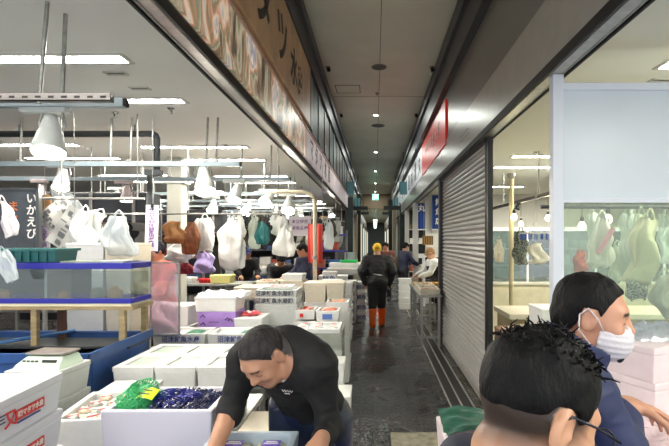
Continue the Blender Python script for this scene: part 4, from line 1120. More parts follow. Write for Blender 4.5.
# newspapers
def paper(u, v, wpx, hpx, Y, rot, label, seed, bend=.05):
    p = at(u, v, Y); w, h = wpx * Y / F, hpx * Y / F
    t = thing('newspaper', label, 'newspaper', p, 0); t.rotation_euler = (0, rot, 0)
    up_ = Euler((0, -rot, 0)).to_matrix() @ Vector((0, 0, ZS - p.z)); MB().tube([(0, .01, 0), tuple(up_)], .003, 5).build('string', M_galv, t)
    MB().sheet(lambda a, b: ((a - .5) * w, bend * mnoise.noise(Vector((a * 2.2, b * 2.2, seed))), (b - .5) * h), 10, 12).build('sheet', mat('newsprint', (178, 178, 172), .7), t, smooth=True)
    b_ = MB(); r_ = random.Random(seed)
    for k in range(34):
        x = (r_.random() - .5) * w * .8; z = (r_.random() - .5) * h * .86; ww = r_.uniform(.03, .12) * w; hh = r_.uniform(.01, .05) * h
        y = bend * mnoise.noise(Vector((x / w * 2.2 + 1.1, z / h * 2.2 + 1.1, seed))) - .004
        b_.box((x - ww, y - .001, z - hh), (x + ww, y, z + hh))
    b_.build('newsprint', mat('newsprint_ink', (96, 96, 98), .7), t)
paper(74, 233, 40, 44, 4.5, .6, 'sheet of newspaper hung slanting above the fish tank, nearer one', 3)
paper(58, 215, 26, 34, 4.75, .9, 'sheet of newspaper hung slanting behind the nearer one', 5)
# hanging rail for bags at left
t = thing('bag_rail', 'thin steel rail carrying bags and newspapers over the fish tank', 'rail', (-2.9, 4.65, 2.16))
MB().tube([(-1.4, 0, 0), (.62, 0, 0)], .012, 8).build('bar', M_galv, t)
for x in (-1.3, -.2, .55): MB().tube([(x, 0, 0), (x, 0, ZS - 2.16)], .007, 6).build('hanger_rod', M_galv, t)
bag(66, 176, 217, 20, 5.05, M_bagc, 'big clear-white plastic bag hanging behind the large spotlights', seed=31, d=.2)
bag(86, 205, 247, 20, 4.4, M_bagw, 'white printed shopping bag hanging left of the clear bag', seed=33, tilt=.12)
bag(103, 209, 243, 24, 4.5, M_bagw, 'white shopping bag hanging slanted beside the printed one', seed=34, tilt=.6)
bag(119, 210, 255, 27, 4.2, M_bagc, 'large clear plastic bag hanging over the right end of tank', seed=36, flare=1.25)
bag(1, 195, 238, 14, 3.6, M_bagp, 'pinkish white bag hanging at the left edge of the photo', seed=37, tilt=-.25)
bag(1, 246, 283, 14, 3.2, M_bagc, 'clear bag hanging in front of the tank at the left edge', seed=38, tilt=-.3)
# brown and white bags round the column
bag(175, 218, 243, 24, 6.0, M_paper, 'round brown paper bag hanging above the person in red', seed=41, handles=False, crump=.08)
bag(191, 217, 253, 15, 6.0, mat('dark_brown_paper', (122, 74, 42), .7, bump=.4, bscale=14, var=.2, vscale=12), 'dark brown paper bag hanging beside the round brown bag', seed=42, handles=False, flare=1.2)
o = bag(205, 213, 252, 19, 6.2, M_bagw, 'white plastic bag with blue band hanging beside the brown bags', seed=43)
bag(203, 246, 273, 20, 6.5, mat('lilac_film', (176, 162, 214), .4, bump=.3, bscale=50), 'lilac plastic bag hanging under the blue-banded bag', seed=44)
bag(232, 212, 269, 21, 6.4, M_bagw, 'tall white plastic bag hanging alone in the gap of left shop', seed=45, crump=.16)
bag(180, 238, 262, 26, 6.6, M_wcloth if 'M_wcloth' in globals() else M_bagw, 'white cloth hanging behind the dark brown bag', 'cloth', name='hanging_cloth', seed=46, handles=False)
bag(182, 260, 274, 24, 6.7, mat('maroon_cloth', (136, 34, 44), .7), 'maroon cloth hanging just below the white cloth', 'cloth', name='hanging_cloth', seed=47, handles=False)
t = thing('bag_rail', 'long thin steel rail carrying brown and white bags in mid shop', 'rail', (-2.3, 6.3, 2.10))
MB().tube([(-1.6, 0, 0), (1.1, 0, 0)], .012, 8).build('bar', M_galv, t)
for x in (-1.5, -.2, 1.0): MB().tube([(x, 0, 0), (x, 0, ZS - 2.10)], .007, 6).build('hanger_rod', M_galv, t)
# clear acrylic screen
a = at(150, 262, 4.4); b = at(180, 335, 4.4)
t = thing('acrylic_screen', 'clear upright acrylic screen with thin frame in front of the person in red', 'screen', ((a.x + b.x) / 2, 4.4, b.z))
w, h = (b.x - a.x) / 2, a.z - b.z
MB().box((-w, -.003, 0), (w, .003, h)).build('pane', clear('acrylic', (236, 228, 232), .2, .06, gloss=.2), t)
MB().box((-w, -.008, 0), (-w + .012, .008, h)).box((w - .012, -.008, 0), (w, .008, h)).box((-w, -.008, h - .012), (w, .008, h)).box((-w, -.02, -.01), (w, .02, .01)).build('frame', M_galv, t)
bag(163, 296, 333, 26, 4.6, mat('pink_ice_film', (226, 190, 200), .35, bump=.5, bscale=40), 'bag of pinkish fish and ice standing behind the acrylic screen', seed=51, handles=False, d=.25)

# ------------------------------------------------------------------ boxes in the middle
def contents(t_x, y, z, w, d, m, label, name='fish_slice', n=8, seed=0, group=None, r=(.05, .025, .012), cat='fish', z0=.0):
    r_ = random.Random(seed); me = MB().blob((0, 0, 0), r, 6, .5, seed).mesh(name, m, smooth=True)
    for k in range(n):
        o = ob(name, me, None, (t_x + r_.uniform(-.5, .5) * (w - .14), y + r_.uniform(-.5, .5) * (d - .14), z + r_.uniform(0, .02)), (r_.uniform(-.2, .2), r_.uniform(-.2, .2), r_.uniform(0, 3.1)))
        tag(o, label, cat, group or label)
def ice(x, y, z, w, d, label, m=None, amp=.015, film=False):
    crumple(x - w/2 + .03, x + w/2 - .03, y - d/2 + .03, y + d/2 - .03, z, amp, m or M_ice, label, 'ice' if not film else 'film', 'crushed_ice' if not film else 'cling_film', seed=x * 7, n=18)['kind'] = 'stuff'
# text boxes behind the six lids
Y4 = 4.55
for k, (u0, u1, w_) in enumerate(((152, 205, 'left'), (207, 262, 'right'))):
    t = pxbox(u0, u1, 334, Y4, .14, .36, f'open foam box with blue characters, {w_} one behind the six lids', lid=None, group='open boxes with blue characters')
    wd = at(u1, 0, Y4).x - at(u0, 0, Y4).x
    printed(t, '沼津鮮魚水産', .062, M_blue, (.02, -.1815 + .0, .085), ROT_F, bold=.001)
    x, y, z = t.location; ice(x, y + .0, z + .11, wd, .36, f'crushed ice in the {w_} open box with blue characters')
    tag(MB().sheet(lambda a, b: (x + .02 + .16 * a, y - .1 + .2 * b, z + .125 + .025 * math.sin(a * 3) * math.sin(b * 3)), 8, 8).build('green_leaf', mat('leaf_green', (34, 110, 74), .4), smooth=True), f'dark green leaf in the {w_} open box with blue characters', 'leaf')
zt4 = t.location.z
table(-2.2, -1.05, Y4 - .02, Y4 + .40, zt4 - .001, 'steel table under the open boxes with blue characters')
# rear rows on tables
Z5 = .80
# purple box and the white one on it
t = pxbox(197, 236, 312, 4.98, .185, .34, 'purple foam box with dark marks under a white foam box', m=M_foamv, lid=None)
pz = t.location.z; px_ = t.location.x
m = MB()
for k, (x, z) in enumerate(((-.17, .13), (-.17, .05), (.09, .10), (.12, .09))): m.tube([(x, -.172, z), (x + .03, -.172, z + .025), (x + .05, -.172, z - .005)], .007, 5)
m.box((-.08, -.173, .075), (.03, -.171, .082)); m.build('dark_mark', mat('dark_purple_mark', (70, 44, 104), .5), t)
t = foam(px_ - .01, 5.15, pz + .186, .44, .36, .16, 'white foam box with plastic sheet on top, resting on the purple box')
crumple(px_ - .22, px_ + .3, 4.98, 5.32, pz + .375, .03, clear('loose_film', (240, 244, 246), .5, .15, gloss=.4), 'loose clear plastic sheet over the white box on the purple one', 'film', 'plastic_sheet', 3)
for k in range(2): foam(px_, 5.15, pz - (k + 1) * pz / 2, .46, .38, pz / 2, f'grey foam box supporting the purple box, {["upper", "lower"][k]} one', m=M_foamg)
foam(px_ - .50, 5.2, pz + .02, .36, .34, .22, 'white foam box with clear packs left of the purple box', m=M_foam)
for k in range(2): foam(px_ - .50, 5.2, pz + .02 - (k + 1) * (pz + .02) / 2, .38, .36, (pz + .02) / 2, f'grey foam box left of the purple box, {["upper", "lower"][k]} one of two', m=M_foamg)
# white box with pink-red wrapped fish
t = pxbox(234, 262, 318, 4.98, .20, .36, 'white foam box with pink-red wrapped fish on its lid', lid='flat'); x, y, z = t.location
t2 = t; M_pinkf = mat('pink_red_wrap', (232, 96, 104), .3, bump=.5, bscale=40, coat=.4)
tag(MB().blob((0, 0, 0), (.085, .08, .028), 10, .8, 4).build('wrapped_fish', M_pinkf, None, (x - .02, y, z + .222), smooth=True), 'bright pink-red wrapped fish lying on the white foam box lid', 'fish')
for k in range(2): foam(x, y, z - (k + 1) * z / 2, .34, .38, z / 2, f'grey foam box under the pink-red fish box, {["upper", "lower"][k]} one', m=M_foamg)
# stack with two printed lines
Yt = 5.4; a = at(255, 290, Yt); b = at(297, 290, Yt)
z = a.z; hs = (.085, .085, .24, .2, .2, z - .81)
for k, h in enumerate(hs):
    z -= h
    t = foam((a.x + b.x) / 2, Yt + .2, max(z, 0), b.x - a.x, .4, h, f'pale grey foam box in the stack with printed characters, {ordn[k]} from the top', lid=None if k == 0 else 'flat' if k > 1 else None, m=M_foamg, group='stack with printed characters')
    if k < 2: printed(t, '沼津鮮魚水産㈱', .062, M_blkp, (-.02, -.2005, .042), ROT_F, bold=.0016)
    if k == 0: MB().box((-.20, -.17, .075), (.18, -.15, .09)).build('green_trim', mat('green_band', (30, 110, 80), .5), t)
# creamy tall pair
Yc = 6.2; a = at(304, 283, Yc); b = at(326, 283, Yc); c = at(344, 283, Yc)
for k, (p_, q_) in enumerate(((a, b), (b, c))):
    foam((p_.x + q_.x) / 2, Yc + .2, a.z - .26, q_.x - p_.x - .006, .4, .26, f'tall creamy foam box, {["left", "right"][k]} of the pair right of the printed stack', m=M_foamc)
for k in range(3): foam((a.x + c.x) / 2, Yc + .2, (a.z - .26) / 3 * (2 - k), c.x - a.x, .4, (a.z - .26) / 3, f'white foam box below the tall creamy pair, {ordn[k]} from the top', group='boxes below the creamy pair')
# red fish boxes
def fishbox(u0, u1, vt, Y, h, d, m_, label, flab, n=7, lid=None, seed=1, r=(.05, .03, .014), m=None):
    t = pxbox(u0, u1, vt, Y, h, d, label, lid=lid, m=m); x, y, z = t.location; w = at(u1, 0, Y).x - at(u0, 0, Y).x
    ice(x, y, z + h - .035, w, d, 'crushed ice in the ' + label.replace('open ', '')[:60])
    contents(x, y, z + h - .02, w, d, m_, flab, n=n, seed=seed, r=r, group=flab)
    return t
t1 = fishbox(295, 315, 310, 5.3, .11, .34, M_fishr, 'open white box of red fish slices beside the printed stack', 'red fish slice on ice beside the printed stack', seed=1)
MB().box((-.06, -.172, .03), (-.02, -.17, .07)).build('red_mark', M_redp, t1)
t2 = fishbox(315.5, 339, 311, 5.3, .12, .34, M_fishr, 'open white box with blue label and red fish', 'red fish slice in the box with blue label', seed=2)
MB().box((-.055, -.172, .025), (.055, -.17, .085)).build('blue_label', mat('blue_label', (88, 116, 186), .5), t2)
t3 = fishbox(326, 349, 302, 5.75, .12, .34, M_fisho, 'open white box of orange roe behind the blue label box', 'orange roe sac in the box behind blue label box', seed=3)
zs = min(t1.location.z, t2.location.z)
for k in range(3): foam(-.665, 5.48, (zs / 3) * (2 - k), .50, .36, zs / 3 - .001, f'white foam box beneath the red fish boxes, {ordn[k]} from the top', group='boxes beneath the red fish')
for k in range(3): foam(t3.location.x, 5.92, (t3.location.z / 3) * (2 - k), .30, .34, t3.location.z / 3 - .001, f'white foam box beneath the orange roe box, {ordn[k]} from the top', group='boxes beneath the orange roe')
t = pxbox(295, 340, 329, 4.75, .16, .42, 'wide white foam box of red-printed packs at the aisle side', lid=None); x, y, z = t.location
ice(x, y, z + .13, .46, .42, 'crushed ice in the wide white foam box')
for k in range(6):
    o = MB().box((-.05, -.03, 0), (.05, .03, .02)).m(1).box((-.03, -.02, .02), (.03, .02, .022)).build('fish_pack', [M_pack, MATS['red_label']], None, (x - .16 + (k % 3) * .15, y - .08 + (k // 3) * .16, z + .143), (0, 0, k * .4), bevel=.003)
    tag(o, 'red-labelled pack lying in the wide white foam box', 'pack', 'red-labelled packs in the wide white box')
for k in range(3): foam(x, y, z / 3 * (2 - k), .46, .42, z / 3 - .001, f'film-wrapped foam box under the wide white box, {ordn[k]} from the top', m=M_foamg, group='wrapped boxes under the wide box')
f0 = MB().box((x - .245, y - .225, .01), (x + .245, y - .222, z + .12)).box((x + .243, y - .222, .01), (x + .246, y + .23, z + .12))
tag(f0.build('wrapping_film', clear('wrap_film', (226, 232, 226), .25, .12, gloss=.5)), 'clear film wrapped round the box stack by the aisle', 'film')

# ------------------------------------------------------------------ far half of the left shop
def longtable(x0, x1, y0, y1, z, label): return table(x0, x1, y0, y1, z, label, group=None)
longtable(-3.7, -2.2, 8.25, 8.85, .98, 'dark steel work table with red tray and yellow box')
tt = bpy.data.objects['display_table']
foam(at(221, 0, 8.4).x, 8.5, .981, .37, .3, .14, 'yellow foam box on the dark work table beyond the purple box', m=M_foamy, lid='flat')
crate(at(203, 0, 8.3).x, 8.5, .981, .24, .2, .07, 'small red tray on the work table beside the yellow box', mat('red_plastic', (200, 30, 34), .4), cat='tray', name='plastic_tray')
foam(at(187, 0, 8.4).x, 8.5, .981, .22, .24, .10, 'small white foam box on the work table at the left', m=M_foam)
spec = [(-2.1, -1.25, 6.9, 7.5, .90, 'work table before the person in black'), (-5.4, -3.9, 7.0, 7.5, .9, 'deep work table at left'), (-2.05, -1.2, 8.0, 8.5, .90, 'table before the navy apron person'),
        (-.88, -.5, 7.0, 7.8, .85, 'aisle table behind the creamy boxes'), (-1.15, -.5, 8.6, 9.6, .85, 'aisle table near the red cloth'), (-1.1, -.35, 10.3, 11.6, 1.02, 'aisle table with the green basket'), (-5.6, -4.2, 6.0, 6.8, .95, 'far left work table'), (-3.6, -1.6, 11.2, 12.0, .95, 'long table across the back'), (-1.1, -.4, 13.0, 15.0, .9, 'farthest aisle table')]
rr = random.Random(11)
for (x0, x1, y0, y1, z, lab) in spec:
    table(x0, x1, y0, y1, z, 'steel ' + lab, m=M_galv if rr.random() < .6 else M_strut)
    n_ = max(1, int((x1 - x0) / .42))
    rows = max(1, int((y1 - y0) / .42))
    for j in range(rows):
        for i in range(n_):
            w = (x1 - x0) / n_ - .03; h = rr.choice((.09, .12, .15)); xx_ = x0 + (i + .5) * (x1 - x0) / n_; yy_ = y0 + (j + .5) * (y1 - y0) / rows
            lid = rr.choice((None, None, 'flat', 'rim')); mm = rr.choice((M_foam, M_foam, M_foamg, M_foamc))
            short = lab.split(' ')[0:4]
            foam(xx_, yy_, z + .001, w, (y1 - y0) / rows - .03, h, f'{"open" if lid is None else "lidded"} foam box among those on the {lab}', group=('open' if lid is None else 'lidded') + ' boxes on the ' + lab[:48], lid=lid, m=mm)
            if lid is None:
                mf = rr.choice((M_fishr, M_fishs, M_fisho, M_fishs, M_pinkf)); nm = {M_fishr: 'red fish slice', M_fishs: 'silver fish', M_fisho: 'orange roe', M_pinkf: 'pink-red fish'}[mf]
                r_ = (.07, .022, .016) if mf == M_fishs else (.045, .03, .014)
                for q in range(4):
                    if ('fm', nm) not in BX: BX[('fm', nm)] = MB().blob((0, 0, 0), r_, 6, .4, 3).mesh('fish', mf, smooth=True)
                    o = ob('fish', BX[('fm', nm)], None, (xx_ + (q - 1.5) * w * .18, yy_ + rr.uniform(-.05, .05), z + h - .012), (0, 0, rr.uniform(-.4, .4) + PI / 2))
                    tag(o, f'{nm} in an open foam box on the {lab}', 'fish', f'{nm}s on the {lab[:44]}')
                BXk = ('icebed', round(w, 2), rows)
                MB()
                o = MB().box((-w/2 + .03, -.12, 0), (w/2 - .03, .12, .02)).build('crushed_ice', M_ice, None, (xx_, yy_, z + h - .045)); tag(o, f'crushed ice in a foam box on the {lab}', 'ice', 'ice on the ' + lab[:44], kind='stuff')
            elif rr.random() < .35:
                foam(xx_, yy_, z + h + .002, w * .9, (y1 - y0) / rows * .85, .11, f'second-layer foam box on the {lab}', group='second-layer boxes on the ' + lab[:48], m=M_foam)
# floor stacks along the aisle
for (u0, u1, vt, Y, w_, n) in ((345, 352, 283, 8.2, 'near the walker', 5), (345, 356, 281, 9.9, 'with blue lettering', 5), (357, 366, 282, 10.0, 'beside the walker', 4), (322, 336, 272, 8.35, 'left of the blue rack', 5)):
    a = at(u0, vt, Y); b = at(u1, vt, Y)
    for k in range(n):
        h = a.z / n; t = foam((a.x + b.x) / 2, Y + .18, a.z - (k + 1) * h, b.x - a.x, .34, h, f'white foam box in the floor stack {w_}, {ordn[k]} from the top', group='floor stack ' + w_)
        if 'blue' in w_ or 'beside' in w_: printed(t, '鮮魚', h * .5, M_blue, (0, -.172, h * .45), ROT_F)
# red cloth, blue rack, green basket
a = at(308, 224, 7.9); b = at(322.5, 263, 7.9)
o = MB().sheet(lambda u, v: (a.x + (b.x - a.x) * u, 7.9 + .025 * math.sin(u * 15) * (.4 + v) + .01 * math.sin(v * 9), a.z + (b.z - a.z) * v), 26, 8).build('hanging_cloth', mat('red_cloth', (206, 70, 62), .7, bump=.3, bscale=10), smooth=True); o.modifiers.new('thickness', 'SOLIDIFY').thickness = .004
tag(o, 'long red cloth hanging behind the beige pipe', 'cloth')
t = thing('cloth_line', 'thin line from the ceiling holding the red cloth', 'line', (b.x, 7.9, a.z)); MB().tube([(0, 0, 0), (0, 0, ZS - a.z)], .004, 5).tube([(a.x - b.x, 0, 0), (0, 0, .0)], .008, 5).build('line', M_galv, t)
t = thing('steel_rack', 'rack with blue shelves and crates at the back by the aisle', 'rack', (-1.25, 12.2, 0))
for x in (-.55, .5):
    for y in (-.2, .2): MB().box((x, y, 0), (x + .03, y + .03, 2.0)).build('upright', M_strut, t)
M_rb = mat('rack_blue', (60, 60, 170), .4)
for z in (1.0, 1.45, 1.86): MB().box((-.55, -.2, z), (.53, .23, z + .035)).build('shelf', M_rb, t)
for k, (x, z, c_, nm) in enumerate(((-.95 - .5, 1.5, (60, 66, 170), 'dark blue'), (-1.1, 1.5, (206, 92, 70), 'orange-red'), (-1.45, 1.04, (206, 120, 90), 'orange'), (-1.05, 1.04, (70, 120, 190), 'light blue'), (-1.0, 1.9, (226, 226, 222), 'white'))):
    crate(x, 12.2, z, .32, .34, .2, f'{nm} crate on the {"top" if z > 1.8 else "middle" if z > 1.2 else "lower"} shelf of the blue rack', mat('crate_' + nm.replace(' ', '_').replace('-', '_'), c_, .4))
a = at(349, 270, 11.0)
crate(a.x, 11.0, 1.18, .38, .3, .1, 'bright green basket on the boxes by the aisle', mat('green_plastic', (40, 190, 100), .4), cat='basket', name='plastic_basket')
o = MB().box((-.15, -.15, 0), (.15, .15, .32)).box((-.12, -.155, .2), (.12, -.15, .29)).build('ice_machine', mat('grey_machine', (150, 160, 160), .4), None, (-.75, 14.0, 1.06), bevel=.01); tag(o, 'grey square machine on the far display table by the aisle', 'machine')
# hanging banner with text + big white cloth
a = at(289, 216, 8.6); b = at(311, 236, 8.6)
t = thing('hanging_notice', 'white notice with purple characters hung behind the paired spotlights', 'notice', ((a.x + b.x) / 2, 8.6, b.z))
MB().box((-.2, -.004, 0), (.2, .004, a.z - b.z)).build('sheet', M_card, t)
for i, s_ in enumerate(('本日特売', '鮮魚各種')): lettering('printed_characters', s_, .075, M_purp, t, (0, -.006, .26 - i * .12), ROT_F, bold=.001)
MB().tube([(-.17, 0, a.z - b.z), (-.17, 0, ZS - b.z)], .004, 5).tube([(.17, 0, a.z - b.z), (.17, 0, ZS - b.z)], .004, 5).build('string', M_galv, t)
bag(284, 222, 256, 20, 8.3, M_bagw, 'big white plastic sheet hanging in the middle back', 'bag', seed=77, crump=.1)
bag(262, 218, 244, 12, 8.4, M_teal, 'small teal cloth hanging at the middle back', 'cloth', name='hanging_cloth', seed=72, handles=False)
# many bags, aprons and tools hung deep in the shop
kinds = [(M_bagw, 'white plastic bag'), (mat('charcoal_cloth', (44, 44, 48), .7), 'charcoal apron'), (M_bagc, 'clear plastic bag'), (MATS['grey_cloth'], 'grey cloth bag'), (M_blackc if 'M_blackc' in globals() else mat('black_cloth', (30, 30, 34), .7), 'black cloth bag'), (mat('dark_olive', (62, 58, 46), .7), 'dark bag'), (M_bagg, 'greenish plastic bag'), (mat('black_cloth2', (30, 30, 34), .7), 'black cloth bag')]
for Y, u0, u1, n, wp in ((8.8, 236, 300, 12, 9), (9.8, 150, 300, 22, 9), (11.3, 200, 340, 28, 7), (7.3, 60, 150, 12, 12), (13.4, 200, 345, 26, 6)):
    zr = 2.28
    t = thing('bag_rail', f'thin steel rail with hanging bags, {["nearest of the rear ones", "second of the rear ones", "third of the rear ones", "the one at far left", "the rearmost one"][[8.8, 9.8, 11.3, 7.3, 13.4].index(Y)]}', 'rail', (at(u0, 0, Y).x, Y, zr))
    L_ = at(u1, 0, Y).x - at(u0, 0, Y).x
    MB().tube([(0, 0, 0), (L_, 0, 0)], .012, 6).build('bar', M_galv, t)
    for x in (.1, L_ / 2, L_ - .1): MB().tube([(x, 0, 0), (x, 0, ZS - zr)], .007, 6).build('hanger_rod', M_galv, t)
    for k in range(n):
        u = u0 + (k + .5) * (u1 - u0) / n + rr.uniform(-2, 2); m_, nm = rr.choice(kinds); vt = VV - (zr - 1.75) * F / Y
        bag(u, vt, vt + (rr.uniform(.35, .75)) * F / Y, wp * rr.uniform(.9, 1.6), Y + rr.uniform(-.08, .08), m_, f'{nm} hanging in a crowded row deep in the left shop', group=f'{nm}s hanging deep in the left shop', seed=rr.choice((81, 82, 83)), key='far', tilt=rr.uniform(-.15, .15))
# dark ventilation ducts and equipment over the work area
M_duct = mat('dark_duct', (42, 44, 48), .4, metal=.3, var=.2, vscale=3)
for (x0, x1, y, z0, z1, w_) in ((-6.4, -3.15, 6.75, 2.0, 2.42, 'behind the glass board'), (-3.0, -1.9, 10.2, 1.95, 2.3, 'beyond the square column'), (-5.6, -3.0, 9.4, 1.9, 2.35, 'left of the square column'), (-1.9, -1.2, 12.6, 1.95, 2.3, 'before the rear shelves')):
    t = thing('ventilation_duct', 'dark duct hung under the ceiling ' + w_, 'duct', ((x0 + x1) / 2, y, z0), 0)
    L_ = (x1 - x0) / 2
    MB().box((-L_, -.16, 0), (L_, .16, z1 - z0)).build('duct_body', M_duct, t, bevel=.02)
    for k in range(int(L_ * 2 / .6) + 1): MB().box((-L_ + k * .6, -.18, -.01), (-L_ + k * .6 + .04, .18, z1 - z0 + .01)).build('flange', M_strut, t)
    for x in (-L_ + .2, L_ - .2): MB().tube([(x, 0, z1 - z0), (x, 0, ZS - z0)], .01, 6).build('hanger_rod', M_galv, t)
# shelving and dark equipment along the left and rear
def shelf(x, y, w, d, h, n, label, m=None, seed=0, fill=True, cols=None):
    t = thing('storage_shelf', label, 'shelf', (x, y, 0)); m = m or M_strut
    for sx in (-1, 1):
        for sy in (-1, 1): MB().box((sx * w/2 - .02, sy * d/2 - .02, 0), (sx * w/2 + .02, sy * d/2 + .02, h)).build('upright', m, t)
    MB().box((-w/2, d/2 - .01, .3), (w/2, d/2, h)).build('back_panel', mat('shelf_back', (44, 46, 50), .5, var=.3, vscale=4), t)
    r_ = random.Random(seed)
    for k in range(n):
        z = .5 + k * (h - .55) / max(1, n - 1); MB().box((-w/2, -d/2, z), (w/2, d/2, z + .025)).build('shelf_board', m, t)
        if k < n - 1 or fill:
            xx = -w/2 + .08
            while xx < w/2 - .3:
                bw_ = r_.uniform(.16, .34); bh = r_.uniform(.12, .26); c_, nm = r_.choice([((220, 218, 210), 'white'), ((66, 70, 78), 'dark grey'), ((150, 122, 90), 'cardboard'), ((206, 206, 200), 'pale grey'), ((60, 80, 120), 'blue'), ((170, 66, 52), 'red')])
                if z + bh < h + .25:
                    o = MB().box((-bw_/2, -.13, 0), (bw_/2, .13, bh)).box((-bw_/2 - .006, -.136, bh - .03), (bw_/2 + .006, .136, bh)).build('storage_box', mat('sbox_' + nm.replace(' ', '_'), c_, .5), None, (x + xx + bw_/2, y, z + .026), bevel=.006)
                    tag(o, f'{nm} box on the {label}', 'box', f'{nm} boxes on the {label}')
                xx += bw_ + r_.uniform(.03, .12)
shelf(-5.2, 8.3, 2.6, .5, 2.3, 5, 'tall dark shelf of boxes at far left', seed=1)
shelf(-7.7, 9.4, 2.2, .5, 2.3, 5, 'tall shelf of boxes at the outermost left', seed=2)
shelf(-3.4, 14.6, 2.6, .5, 2.4, 5, 'tall shelf of boxes across the rear, right part', seed=3)
shelf(-6.4, 13.4, 3.0, .5, 2.4, 5, 'tall shelf of boxes across the rear, left part', seed=4)
shelf(-1.75, 15.8, .9, .5, 2.4, 5, 'narrow rear shelf of boxes by the aisle', seed=5)
shelf(-3.9, 9.1, 1.3, .4, 1.9, 4, 'low shelf of boxes behind the lilac bag', seed=6)

# ------------------------------------------------------------------ right side along the aisle beyond the shutter
t = table(.72, 1.08, 7.6, 8.9, .86, 'narrow steel table with foam trays beside the shutter end')
for k in range(4):
    foam(.90, 7.78 + k * .31, .861, .33, .29, .09, f'shallow foam tray on the narrow table beside the shutter, {ordn[k]} from the camera', lid=None, m=M_foamc, name='foam_tray', group='foam trays beside the shutter')
    contents(.90, 7.78 + k * .31, .93, .33, .29, [M_fisho, M_fishs][k % 2], 'small fish lying in the foam trays beside the shutter', n=4, seed=k, r=(.04, .025, .012), group='fish in the trays beside the shutter')
t = table(.72, 1.3, 9.1, 9.9, .84, 'steel table with golden trays in front of the leaning person')
for k in range(2): crate(.88 + k * .26, 9.4, .841, .24, .3, .06, f'golden tray of food on the far right table, {["left", "right"][k]} one', mat('golden_tray', (214, 172, 90), .5), cat='tray', name='food_tray')
a = at(399, 279, 11.8); b = at(412, 279, 11.8)
for k in range(5): foam((a.x + b.x) / 2, 12.0, a.z * (4 - k) / 5, b.x - a.x, .34, a.z / 5, f'white foam box in the floor stack by the far right stall, {ordn[k]} from the top', group='floor stack by the far right stall')
# navy curtains with white lettering on the stall's back
for k, (u0, u1, vt) in enumerate(((418, 425, 203), (432, 442, 195))):
    a = at(u0, vt, 12.8); b = at(u1, 229, 12.8)
    t = thing('shop_curtain', f'navy shop curtain with white marks, {["narrow left", "wide right"][k]} one on the far right stall', 'curtain', ((a.x + b.x) / 2, 12.8, b.z), 0)
    w, h = (b.x - a.x) / 2, a.z - b.z
    MB().sheet(lambda u, v: ((u - .5) * 2 * w, .015 * math.sin(u * 14), v * h), 24, 4).build('cloth', mat('curtain_navy', (24, 62, 136), .7), t, smooth=True)
    for i, c_ in enumerate('鮮魚店' if k else '丸'): lettering('white_character', c_, .2, M_wt, t, (w * .35 if k else 0, -.022, h * .78 - i * .26), ROT_F, bold=.004)
    MB().tube([(-w, 0, h), (w, 0, h)], .012, 6).build('curtain_rod', M_wood, t)
    MB().box((-w, -.02, -.03), (w + .02, .0, .0)).build('lower_hem', M_wt, t)
shelf(2.0, 12.55, 1.4, .4, 1.35, 3, 'low shelf under the navy curtains', m=M_white, seed=9)
t = thing('lattice_sign', 'dark golden lattice sign below the navy curtains', 'sign', (1.38, 12.3, 1.62)); MB().box((-.14, -.02, 0), (.14, .02, .24)).build('board', mat('gold_board', (140, 104, 44), .5), t)
for k in range(5): MB().box((-.13 + k * .06, -.03, .01), (-.115 + k * .06, -.02, .23)).build('bar', M_blk, t)
MB().tube([(-.1, 0, .24), (-.1, 0, 1.38)], .004, 5).tube([(.1, 0, .24), (.1, 0, 1.38)], .004, 5).build('string', M_galv, t)
shelf(2.2, 18.5, 1.8, .4, 2.2, 4, 'tall white shelf in the farthest right stall', m=M_white, seed=12)

# ------------------------------------------------------------------ drain and the boxes at the right foreground
M_slot = mat('drain_dark', (24, 24, 24), .4)
t = thing('floor_drain', 'long slotted steel drain strips in the paving beside the shutter', 'drain', (.96, 7.0, .0))
for x in (-.17, -.05, .07): MB().box((x, -5, 0), (x + .018, 9, .006)).build('drain_rail', M_steel, t)
MB().box((-.15, -5, .0), (-.052, 9, .003)).box((-.03, -5, .0), (.068, 9, .003)).build('slot', M_slot, t)
tag(MB().box((.14, 3.4, 0), (.64, 4.25, .012)).build('floor_plate', mat('pale_cover_plate', (128, 122, 104), .5, var=.2, vscale=14, bump=.2), bevel=.003), 'pale rectangular cover plate in the paving at the bottom of photo', 'cover plate')
t = foam(.56, 2.62, .52, .40, .32, .19, 'open foam box lined with dark green cloth between aisle and front man', lid=None, m=M_foamp)
tag(MB().sheet(lambda u, v: (.37 + .40 * u, 2.50 + .26 * v, .71 + .035 * math.sin(PI * u) + .05 * (1 - u) * v + .02 * mnoise.noise(Vector((u * 5, v * 5, 2)))), 18, 14).build('folded_cloth', mat('dark_green_cloth', (36, 88, 72), .5, bump=.5, bscale=30, var=.2, vscale=14), smooth=True), 'dark green plastic cloth spilling over the open foam box rim', 'cloth')
foam(.60, 2.25, .32, .40, .34, .24, 'open pinkish foam box in front of the green cloth box', lid=None, m=M_foamp)
tag(MB().sheet(lambda u, v: (.45 + .3 * u, 2.14 + .22 * v, .52 + .03 * math.sin(6 * u) * math.sin(5 * v)), 14, 14).build('folded_cloth', MATS['dark_green_cloth'], smooth=True), 'dark green plastic cloth inside the pinkish foam box', 'cloth')
table(.38, .82, 2.44, 2.80, .519, 'small steel stand under the green cloth box')
table(.40, .80, 2.06, 2.42, .319, 'low steel stand under the pinkish foam box')
